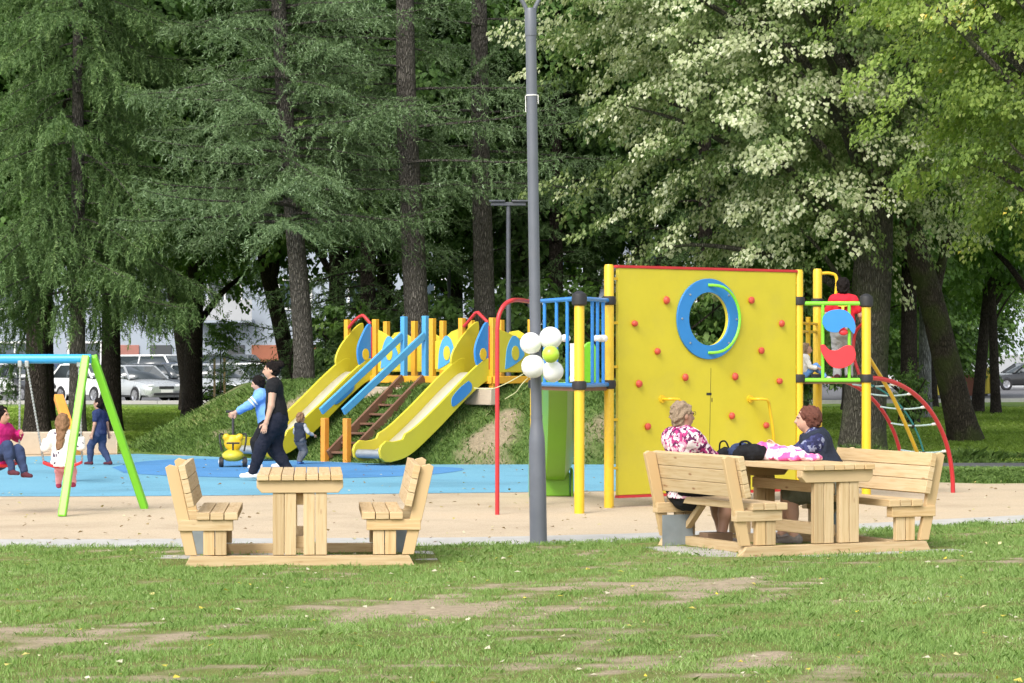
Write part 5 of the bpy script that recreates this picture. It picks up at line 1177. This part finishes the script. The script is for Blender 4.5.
def broad_mesh(name, mat, cen, rad, seed, n_spray, leaves, leaf=.10, size=.55, flat=.35, droop=.45, thr=-.15, nf=.28, shell=.55, pale=0., zmin=-9, lob=.25, cut=None, shelf=0., slope=.3, hangd=.55):
    """sprays of leaves through the crown's volume, thinned by a noise so that gaps and lobes appear"""
    g = np.random.default_rng(seed); cen = np.asarray(cen, float); rad = np.asarray(rad, float); P_ = []
    while len(P_) < n_spray:
        d = nrm(g.normal(size=(n_spray*3,3))); r = (shell+(1-shell)*g.random(n_spray*3))**1.0; r = np.where(g.random(n_spray*3) < .72, r, g.random(n_spray*3)**.5)
        k = 1+lob*snoise(d, .9, seed+2, 3); p = d*(r*k)[:,None]*rad; keep = (snoise(p, nf, seed+5, 2) > thr) & (p[:,2]+cen[2] > zmin+.5*snoise(p, .3, seed+7, 2))
        if cut is not None: keep &= cut(p+cen)
        P_ += list(p[keep]) 
    P_ = np.array(P_[:n_spray])
    if shelf:
        rh = np.linalg.norm(P_[:,:2], axis=1); w_ = .35*snoise(P_[:,:2], .16, seed+13, 2); zz = P_[:,2]+slope*rh+w_; zs = np.round(zz/shelf)*shelf+g.normal(0,.09,len(P_))-slope*rh-w_; P_[:,2] = np.where(g.random(len(P_)) < .82, zs, P_[:,2])
    out = nrm(P_*np.array([1,1,.35])/rad**1.0 + .15*g.normal(size=P_.shape)); out = nrm(out*np.array([1,1,.6])); N = n_spray*leaves
    ii = np.repeat(np.arange(n_spray), leaves); ax = nrm(out-np.array([0,0,1])*droop*g.uniform(.5,1.4,(n_spray,1)))[ii]; sd = perp(ax); up = np.cross(sd, ax)
    u = g.random(N); sz = (size*g.uniform(.65,1.35,n_spray))[ii]
    lat = (g.random(N)*2-1)*(.55*np.sin(np.pi*np.clip(u*.85+.1,0,1))); c = P_[ii]+ax*((u-.5)*1.5*sz)[:,None]+sd*(lat*sz)[:,None]+up*(g.normal(0,1,N)*flat*.35*sz)[:,None]-np.array([0,0,1.])*(lat**2*sz*.5)[:,None]
    d = nrm(ax*.7+sd*(lat*1.3)[:,None]+np.array([0,0,-hangd])+.35*g.normal(size=(N,3))); n = nrm(up*.8+np.array([0,0,.6])+.45*g.normal(size=(N,3)))
    Lf = leaf*g.uniform(.65,1.25,N); V, Fq = leaf_quads(c+cen, d, n, Lf, Lf*.86)
    tone = np.clip(.42+.16*g.normal(size=n_spray)+.22*snoise(P_, .22, seed+9, 2), .05, .95)[ii]+.13*g.normal(size=N)
    if pale: 
        pz = snoise(P_, .33, seed+17, 2)+.25*g.normal(size=n_spray); pl = (pz > np.quantile(pz, 1-pale))[ii] & (g.random(N) < .80) & (u > .18); tone = np.where(pl, .64+.34*g.random(N)*np.clip(u+.25,0,1), np.minimum(tone, .60))
    me = np_mesh(name, V, Fq, np.clip(tone, 0, 1)); me.materials.append(mat); return me, P_+cen
def limbs_to(P_, tp, n, seed, r0=.09):
    g = np.random.default_rng(seed); out = []
    for k in g.choice(len(P_), n, replace=False):
        e = P_[k]; h = np.clip(e[2]*.62+g.uniform(-.8,.5), tp[1,2]*.55 if len(tp) > 2 else 1.5, tp[-1,2]); s = np.array([np.interp(h, tp[:,2], tp[:,j]) for j in range(3)])
        L = np.linalg.norm(e-s); out.append(([s, s+(e-s)*.35+np.array([0,0,.10*L]), s+(e-s)*.72+np.array([0,0,.08*L]), e], r0*min(1.2, L/4+.3), .012))
    return out
def plant(name, label, cat, loc, crown, trunk_pts, radii, bark, limbs=(), wood=None, group='trees of the park', rz=0., flare=1.3, lift=0., rot=0.):
    t = thing(name, label, cat, loc, rz, group)
    trunk_obj(t, trunk_pts, radii, bark, limbs, flare=flare, wood=wood, lift=lift, rot=rot)
    c = bpy.data.objects.new('crown', crown); COL.objects.link(c); c.parent = t
    c.location = (0,0,lift); c.rotation_euler = (0,0,rot)
    return t
def bend(crown_me, pts):                                    # follow a leaning trunk
    if isinstance(crown_me, tuple):
        v = crown_me[0]; p = np.asarray(pts, float)
        for j in (0,1): v[:,j] += np.interp(v[:,2], p[:,2], p[:,j])
        return
    v = np.empty(len(crown_me.vertices)*3, np.float32); crown_me.vertices.foreach_get('co', v); v = v.reshape(-1,3); p = np.asarray(pts, float)
    for j in (0,1): v[:,j] += np.interp(v[:,2], p[:,2], p[:,j])
    crown_me.vertices.foreach_set('co', v.ravel()); crown_me.update()
# -- conifers in front
d = 52; c, wd_ = conifer_mesh('needles', M_weep, 17, 2.95, 2.8, 3, droop=.52, hang=.8, nb=128, sec=.10, drop_low=.3, power=.72, nl=.09, nw=.022, step=.0155)
plant('spruce_tree', 'weeping light green spruce hanging over the swings at the left', 'tree', (X(77,d),d,0), c, [(0,0,0),(.02,0,5),(0,0,16.5)], [.17,.13,.03], M_bark, wood=wd_)
d = 50; tp = np.array([(0,0,0),(-.03,0,1.5),(-.42,0,6.6),(-.9,0,16)]); tp[:,0] += 0
c, wd_ = conifer_mesh('needles', M_blues, 17, 3.3, 3.4, 5, droop=.20, hang=.30, nb=185, sec=.11, tipup=.10, drop_low=.45, nl=.085, nw=.021, step=.024); bend(c, tp); bend(wd_, tp)
plant('spruce_tree', 'blue-green spruce on a leaning trunk left of the slide fort', 'tree', (X(303.5,d),d,.9), c, tp, [.20,.19,.15,.03], M_bark, wood=wd_)
d = 50.5; tp = np.array([(0,0,0),(-.15,0,3),(-.30,0,7),(-.3,0,17)])
c, wd_ = conifer_mesh('needles', M_blues, 18, 4.1, 3.0, 8, droop=.18, hang=.4, nb=125, sec=.12, gap=.34, bare=10., nl=.09, nw=.021, step=.024); bend(c, tp); bend(wd_, tp)
plant('spruce_tree', 'sparse conifer with thick bare trunk rising behind the slide fort', 'tree', (X(421,d),d,.9), c, tp, [.235,.23,.18,.04], M_bark, wood=wd_)
d = 53.5; tp = np.array([(0,0,0),(-.08,0,3),(-.16,0,7),(-.2,0,17)])
c, wd_ = conifer_mesh('needles', M_blues, 18, 4.6, 2.8, 9, droop=.2, hang=.4, nb=115, sec=.13, gap=.45, bare=11., nl=.09, nw=.022); bend(c, tp); bend(wd_, tp)
plant('spruce_tree', 'dark sparse conifer behind the slim T-shaped lamp', 'tree', (X(487.5,d),d,.6), c, tp, [.22,.21,.18,.04], M_bark, wood=wd_)
# -- limes in front
d = 46.5; tr = np.array([(0,0,0),(.12,0,2.2),(.22,.05,4.4),(.1,.2,9),(0,.2,12.5)])
c, Ps = broad_mesh('leaves', M_linden, (-.75,-.6,8.2), (5.1,5.0,5.4), 21, 1550, 112, leaf=.076, size=.60, flat=.22, droop=.55, thr=-.30, pale=.62, zmin=3.3, lob=.2, shelf=.85, slope=.34, hangd=.8)
plant('lime_tree', 'large silver lime with pale hanging leaves above the climbing wall', 'tree', (X(862,d),d,0), c, tr, [.38,.36,.33,.2,.05], M_barkb, limbs_to(Ps, tr, 46, 4, .075), flare=1.25)
d = 38; tr = np.array([(0,0,0),(-.1,0,3),(-.3,0,8),(-.2,0,12)])
c, Ps = broad_mesh('leaves', M_yel, (.55,.3,7.6), (4.5,4.4,4.9), 33, 1300, 100, leaf=.074, size=.55, flat=.3, droop=.45, thr=-.32, zmin=3.15, lob=.25, shelf=.8, slope=.25, hangd=.7)
plant('lime_tree', 'bright yellow-green lime reaching in from the right edge', 'tree', (X(1112,d),d,0), c, tr, [.32,.28,.18,.05], M_barkb, limbs_to(Ps, tr, 36, 6, .07))
# -- middle ground
cA, PA = broad_mesh('leaves', M_leafd, (0,0,8.4), (4.4,4.4,5.6), 41, 900, 46, leaf=.16, size=.75, droop=.35, thr=-.4, zmin=3.0, lob=.25)
cB, PB = broad_mesh('leaves', M_leafm, (0,0,8.2), (4.2,4.2,5.4), 52, 850, 46, leaf=.15, size=.7, droop=.4, thr=-.3, zmin=2.9, lob=.3)
def leafy(px, d, label, r, crown, bark=M_barkd, lean=0., scale=1., rz=0., z0=0., name='broadleaf_tree', lm=20, P_=None, lift=0.):
    tr = np.array([(0,0,0),(lean*1.2,0,2.5),(lean*2.4,0,5),(lean*2.8,.1,9.5),(lean*2.8,.1,12.5)]); P_ = PA if crown is cA else PB
    t = plant(name, label, 'tree', (X(px,d),d,z0), crown, tr, [r,r*.86,r*.78,r*.4,.03], bark, limbs_to(P_+np.array([lean*2.6,0,lift]), tr, lm, int(px)&255, r*.35), rz=0.)
    cr = [o for o in t.children if o.name.startswith('crown')][0]; cr.rotation_euler = (0,0,rz); cr.location = (lean*2.6,0,lift); cr.scale = (scale,)*3
    return t
leafy(37, 58, 'thick dark trunk behind the swing chain with a dense dark crown', .27, cA, rz=.5, lift=.4)
leafy(111, 60, 'dark trunk behind the boy in navy with a dense dark crown', .24, cA, rz=2.1, lift=.6)
leafy(192, 71, 'dark flaring trunk in front of the parked cars', .27, cB, rz=1.1, lift=.9, lean=.05)
leafy(337, 60, 'dark trunk partly hidden behind the left end of the slide fort', .22, cA, rz=3.3, lift=.9)
leafy(641, 64, 'grey trunk showing through a gap in the silver lime', .30, cA, M_bark, rz=4.1, lift=2.6)
leafy(671, 69, 'second thinner grey trunk showing through the gap in the silver lime', .22, cB, M_bark, rz=5.1, lift=2.8)
leafy(966, 53, 'thick mossy trunk leaning left above the grass at the right', .30, cA, M_barkm, lean=-.5, rz=2.6, lift=1.2)
leafy(909, 68, 'straight dark trunk beside the pale birch', .235, cA, rz=.9, lift=.6)
leafy(977, 82, 'thin dark trunk leaning right beside the yellow container', .19, cB, lean=.18, rz=1.9, lift=.8)
leafy(996, 80, 'thin dark trunk leaning left beside the yellow container', .15, cA, lean=-.07, rz=3.9, lift=.7)
leafy(925, 74, 'pale birch trunk beside the straight dark trunk', .19, cB, M_birch, rz=5.2, lift=.7, name='birch_tree')
# -- wall of trees behind
fill = [(-35,64,cA,0,'dense dark tree at the left edge behind the weeping spruce'),(45,70,cB,1,'mid green tree filling the gap above the boy in navy'),(193,78,cA,2,'dark tree behind the gap between the two left spruces'),(300,70,cA,3,'dark tree with low boughs hanging over the white cars'),
        (385,66,cA,4,'dark tree filling the gap between the leaning and the thick trunk'),(455,70,cB,5,'dark tree behind the two bare conifer trunks'),(530,63,cA,6,'dark tree behind the tall grey lamp post'),(590,72,cB,7,'mid green tree behind the left half of the silver lime'),
        (740,66,cA,8,'dark tree behind the climbing wall opening'),(800,74,cB,9,'mid green tree behind the right deck'),(850,84,cA,10,'far dark tree between the silver lime and the white building'),(1040,66,cA,11,'dark tree at the right edge under the yellow-green lime'),(930,90,cB,12,'far mid green tree above the yellow container')]
for px, d, cr, k, lb in fill: leafy(px, d, lb, .25, cr, rz=k*1.37, lift=[.6,.9,.8,1.1,.3,.4,.2,.8,.3,.5,.5,1.1,.2][k], scale=[1,1,1,.95,1,1,1.05,1,1.05,1,1.1,1,1.05][k], lm=14, lean={3:-.42,2:-.3}.get(k,0))
cC, PC = broad_mesh('leaves', M_leafm, (0,0,4.6), (3.6,3.6,4.2), 71, 650, 44, leaf=.19, size=.8, droop=.4, thr=-.5, zmin=.3, lob=.3)
for i, (px, d, lb) in enumerate([(872,104,'far bushy tree seen between the lime trunk and the straight dark trunk'),(912,112,'far bushy tree behind the white hatchback and the birch'),(951,116,'far bushy tree behind the leaning mossy trunk'),(806,100,'far bushy tree behind the posts of the right deck'),(1008,170,'distant bushy tree beside the white building')]):
    plant('broadleaf_tree', lb, 'tree', (X(px,d),d,0), cC, [(0,0,0),(.05,0,3),(0,0,8)], [.2,.16,.03], M_barkd, limbs_to(PC, np.array([(0,0,0),(.05,0,3),(0,0,8)]), 10, i, .06), rot=i*1.3, lift=.55)
d = 60; c, wd_ = conifer_mesh('needles', M_darkn, 17, .8, 3.2, 15, droop=.3, hang=.3, nb=130, sec=.17, nl=.12, nw=.022)
for px, d, lb, rz_ in [(556,61,'dense dark spruce with boughs to the ground behind the blue rails',0),(186,84,'dark spruce deep in the gap right of the weeping spruce',2),(368,58,'dark spruce behind the slide gate at the left of the fort',4),(705,60,'dark spruce seen through the round opening of the wall',1)]:
    lft = 3.2 if px == 186 else .2
    t = plant('spruce_tree', lb, 'tree', (X(px,d),d,0), c, [(0,0,0),(0,0,6),(0,0,17)], [.2,.15,.03], M_barkd, wood=wd_, lift=lft, rot=rz_)
# -- shrubs under the trees
def shrub(px, d, h, w_, label, mat_me, k):
    t = thing('shrub', label, 'shrub', (X(px,d),d,0), 0, 'shrubs under the trees')
    m = MB(); g = np.random.default_rng(k)
    for i in range(7): m.tube(curve([(0,0,0),(g.normal()*.2*w_,g.normal()*.2*w_,h*.4),(g.normal()*.35*w_,g.normal()*.3*w_,h*.8)], 4), .02, 5)
    m.build('stems', M_barkd, t); o = bpy.data.objects.new('foliage', mat_me); COL.objects.link(o); o.parent = t; o.scale = (w_/2,w_/2.6,h/2); o.rotation_euler = (0,0,k*1.1)
cS, _ = broad_mesh('foliage', M_leafd, (0,0,1.0), (1.,1.,1.0), 61, 160, 42, leaf=.10, size=.30, droop=.25, thr=-.6, zmin=-.1, lob=.3, shell=.4)
cS2, _ = broad_mesh('foliage', M_leafm, (0,0,1.0), (1.,1.,1.0), 62, 110, 40, leaf=.09, size=.30, droop=.25, thr=-.5, zmin=-.1, lob=.35, shell=.4)
for i, (px, d, h, w_, me, lb) in enumerate([(350,57,2.9,2.6,cS,'tall dark shrub behind the left slide gate'),(392,59,3.2,3.0,cS,'tall dark shrub behind the blue ladder rails'),(447,58,3.0,3.0,cS,'tall dark shrub behind the middle of the fort'),(518,58,3.4,3.2,cS,'tall dark shrub behind the right end of the fort'),(572,57,3.2,3.0,cS2,'mid green shrub behind the blue deck rails'),
        (625,59,3.4,3.0,cS,'dark shrub hidden behind the left edge of the climbing wall'),(700,58,3.6,3.4,cS,'dark shrub behind the round opening in the wall'),(780,60,3.4,3.2,cS2,'mid green shrub behind the right deck posts'),(226,79,1.1,1.6,cS2,'small bush at the foot of the sapling stakes'),(913,62,1.5,.9,cS2,'small loose shrub between the birch and the mossy trunk')]): shrub(px, d, h, w_, lb, me, i)
# -- staked sapling
d = 76; t = thing('sapling', 'thin young tree tied between pale wooden stakes before the cars', 'tree', (X(220,d),d,0))
m = MB(); m.tube([(0,0,0),(.03,0,1.2),(0,0,2.4)], [.03,.025,.01], 6); m.build('trunk', M_bark, t)
for x in (-.16,.13): m = MB(); m.box((x,0,.85), (.06,.06,1.7)); m.build('stake', M_wood, t)
o = bpy.data.objects.new('crown', cS2); COL.objects.link(o); o.parent = t; o.location = (.05,0,1.7); o.scale = (.6,.6,.6)

# ------------------------------------------------------------------ grass blades, weeds, fallen leaves
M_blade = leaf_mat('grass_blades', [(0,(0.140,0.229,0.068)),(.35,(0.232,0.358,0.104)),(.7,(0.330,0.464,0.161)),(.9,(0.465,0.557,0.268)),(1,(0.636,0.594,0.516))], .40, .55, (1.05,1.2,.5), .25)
M_bladelit = leaf_mat('sunlit_tone_park_blades', [(0,(.14,.22,.040)),(.35,(.24,.35,.062)),(.7,(.33,.45,.095)),(.9,(.42,.50,.15)),(1,(.52,.48,.25))], .40, .55, (1.05,1.2,.5), .25)  # sunlit look put into the colour of the tree-shaded park grass
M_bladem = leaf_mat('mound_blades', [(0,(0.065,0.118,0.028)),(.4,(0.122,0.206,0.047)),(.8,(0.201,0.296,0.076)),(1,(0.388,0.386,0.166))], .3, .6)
def blades(name, x, y, z, hgt, wid_, rnd, mat, g, kind='stuff', lean=.45):
    n = len(x); az = g.uniform(0, 6.283, n); b = np.stack([x, y, z], 1); s = np.stack([np.cos(az), np.sin(az), np.zeros(n)], 1)*(wid_*.5)[:,None]
    ld = g.normal(0, lean, (n,2))*hgt[:,None]; mid = b+np.stack([ld[:,0]*.3, ld[:,1]*.3, hgt*.6], 1); tip = b+np.stack([ld[:,0], ld[:,1], hgt*.95], 1)
    V = np.stack([b-s, b+s, mid+s*.75, tip, mid-s*.75], 1).reshape(-1,3); F5 = np.arange(n*5).reshape(-1,5)
    return tag(link_mesh(name, np_mesh(name, V, F5, rnd), None, [mat]), kind=kind)
g = np.random.default_rng(77); N = 900000
y = 11.5+(28.8-11.5)*g.random(N)**.82; x = (g.random(N)*2-1)*(y*.21+1.0); ok = y < strip_near(x)+.16*g.random(N)**2; x, y = x[ok], y[ok]; gr = grassy(x, y)
tuft = snoise(np.stack([x,y],-1), 1.7, 31, 3)
dens = np.clip((gr-.16)*1.6, .24, 1)*np.clip(.62+.5*tuft, .15, 1); ok = g.random(len(x)) < dens
def in_set(x, y, c, a, lx, ly): dx, dy = x-c[0], y-c[1]; u = dx*math.cos(a)+dy*math.sin(a); v = -dx*math.sin(a)+dy*math.cos(a); return (np.abs(u) < lx) & (np.abs(v) < ly)
ins = in_set(x, y, C1, R(4.3), 1.15, .90) | in_set(x, y, C2, ang, 1.2, .98); ok &= ~ins | (g.random(len(x)) < .10); x, y, gr, tuft = x[ok], y[ok], gr[ok], tuft[ok]
near_edge = np.exp(-((strip_near(x)-y)/.5)**2)
h = np.clip(.014+.026*g.random(len(x))+.022*np.clip(tuft,0,1)*g.random(len(x))+.02*near_edge*g.random(len(x)), .012, .10)*np.clip(.35+.8*gr, .4, 1.15)
patchy = .5*snoise(np.stack([x,y],-1), .28, 44, 3)
blades('lawn_grass', x, y, np.full(len(x), .012), h, np.full(len(x), .0047)*g.uniform(.7,1.4,len(x)), np.clip(.48+.22*patchy+.16*g.normal(size=len(x))-.1*(gr < .45), 0, 1), M_blade, g)
N = 170000; x = g.uniform(-7.4,4.2,N); y = g.uniform(41.8,49,N); fd = foot_dist(x, y); z = mound_z(x, y)
gmv = .62+.5*snoise(np.stack([x,y],-1), .3, 14, 4); px_ = 512+F_PX*x/y; py_ = HOR-(z-CAM_H)*F_PX/y
for cx, cy, sx, sy, a in MPATCH: gmv = gmv - a*np.exp(-((px_-cx)/sx)**2-((py_-cy)/sy)**2)
ok = (fd > .03) & (g.random(N) < np.clip(gmv*1.4, .03, 1)); x, y, z = x[ok], y[ok], z[ok]
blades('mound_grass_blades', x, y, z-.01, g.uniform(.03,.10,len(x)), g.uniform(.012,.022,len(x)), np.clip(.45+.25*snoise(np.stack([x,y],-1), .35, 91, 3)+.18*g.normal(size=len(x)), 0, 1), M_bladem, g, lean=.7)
# rough grass under the right-hand trees and before the car park
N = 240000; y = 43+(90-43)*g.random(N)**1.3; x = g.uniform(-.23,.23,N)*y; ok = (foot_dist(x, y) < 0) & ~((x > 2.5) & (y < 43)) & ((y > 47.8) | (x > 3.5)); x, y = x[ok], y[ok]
blades('park_grass_blades', x, y, np.zeros(len(x)), g.uniform(.03,.09,len(x)), g.uniform(.02,.035,len(x))*np.clip(y/60,1,1.6), np.clip(.42+.3*snoise(np.stack([x,y],-1), .12, 95, 3)+.15*g.normal(size=len(x)), 0, 1), M_bladelit, g, lean=.8)
N = 26000; x = g.uniform(4.0,14,N); y = 38.9+.7*g.random(N)-.0; blades('path_edge_grass', x, y, np.zeros(N), g.uniform(.04,.10,N), g.uniform(.014,.024,N), np.clip(.4+.2*g.normal(size=N),0,1), M_blade, g, lean=.7)
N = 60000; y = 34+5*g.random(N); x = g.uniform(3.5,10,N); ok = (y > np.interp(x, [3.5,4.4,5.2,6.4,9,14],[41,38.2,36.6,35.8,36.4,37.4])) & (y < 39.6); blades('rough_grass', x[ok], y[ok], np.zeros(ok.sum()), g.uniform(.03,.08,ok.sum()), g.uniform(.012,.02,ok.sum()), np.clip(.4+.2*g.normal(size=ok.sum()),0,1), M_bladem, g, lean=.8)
N = 30000; x = g.uniform(3.4,14,N); y = 42.7+1.6*g.random(N)**1.5; blades('path_edge_weeds', x, y, np.zeros(N), g.uniform(.06,.24,N)*np.clip(.5+.8*snoise(np.stack([x,y],-1),.5,6,2),.15,1.4), g.uniform(.02,.04,N), np.clip(.35+.2*g.normal(size=N),0,1), M_bladem, g, lean=.6)
# fallen leaves and petals
M_fallen = leaf_mat('fallen_leaves', [(0,(.55,.50,.36)),(.5,(.66,.60,.44)),(.72,(.60,.50,.10)),(1,(.72,.58,.05))], .2, .6)
n = 420; y = 12+(25-12)*g.random(n); x = (g.random(n)*2-1)*(y*.2+.6); ok = y < strip_near(x); x, y = x[ok], y[ok]; n = len(x)
V, Fq = leaf_quads(np.stack([x,y,np.full(n,.035)],1), np.stack([g.normal(size=n),g.normal(size=n),g.normal(size=n)*.12],1), np.stack([g.normal(size=n)*.3,g.normal(size=n)*.3,np.ones(n)],1), g.uniform(.02,.065,n), g.uniform(.015,.05,n))
tag(link_mesh('fallen_leaves', np_mesh('fallen_leaves', V, Fq, g.random(n)), None, [M_fallen]), kind='stuff')
n = 520; y = 23.8+(44-23.8)*g.random(n)**1.3; x = (g.random(n)*2-1)*y*.21; ok = (y > strip_near(x)+.1) & (foot_dist(x, y) < 0); x, y = x[ok], y[ok]; n = len(x)
V, Fq = leaf_quads(np.stack([x,y,np.full(n,.020)],1), np.stack([g.normal(size=n),g.normal(size=n),g.normal(size=n)*.15],1), np.stack([g.normal(size=n)*.3,g.normal(size=n)*.3,np.ones(n)],1), g.uniform(.03,.07,n), g.uniform(.02,.05,n))
M_fallen2 = leaf_mat('dry_leaves', [(0,(.16,.10,.05)),(.5,(.30,.22,.10)),(.8,(.45,.38,.12)),(1,(.60,.55,.40))], .2, .6)
tag(link_mesh('windblown_leaves', np_mesh('windblown_leaves', V, Fq, g.random(n)), None, [M_fallen2]), kind='stuff')
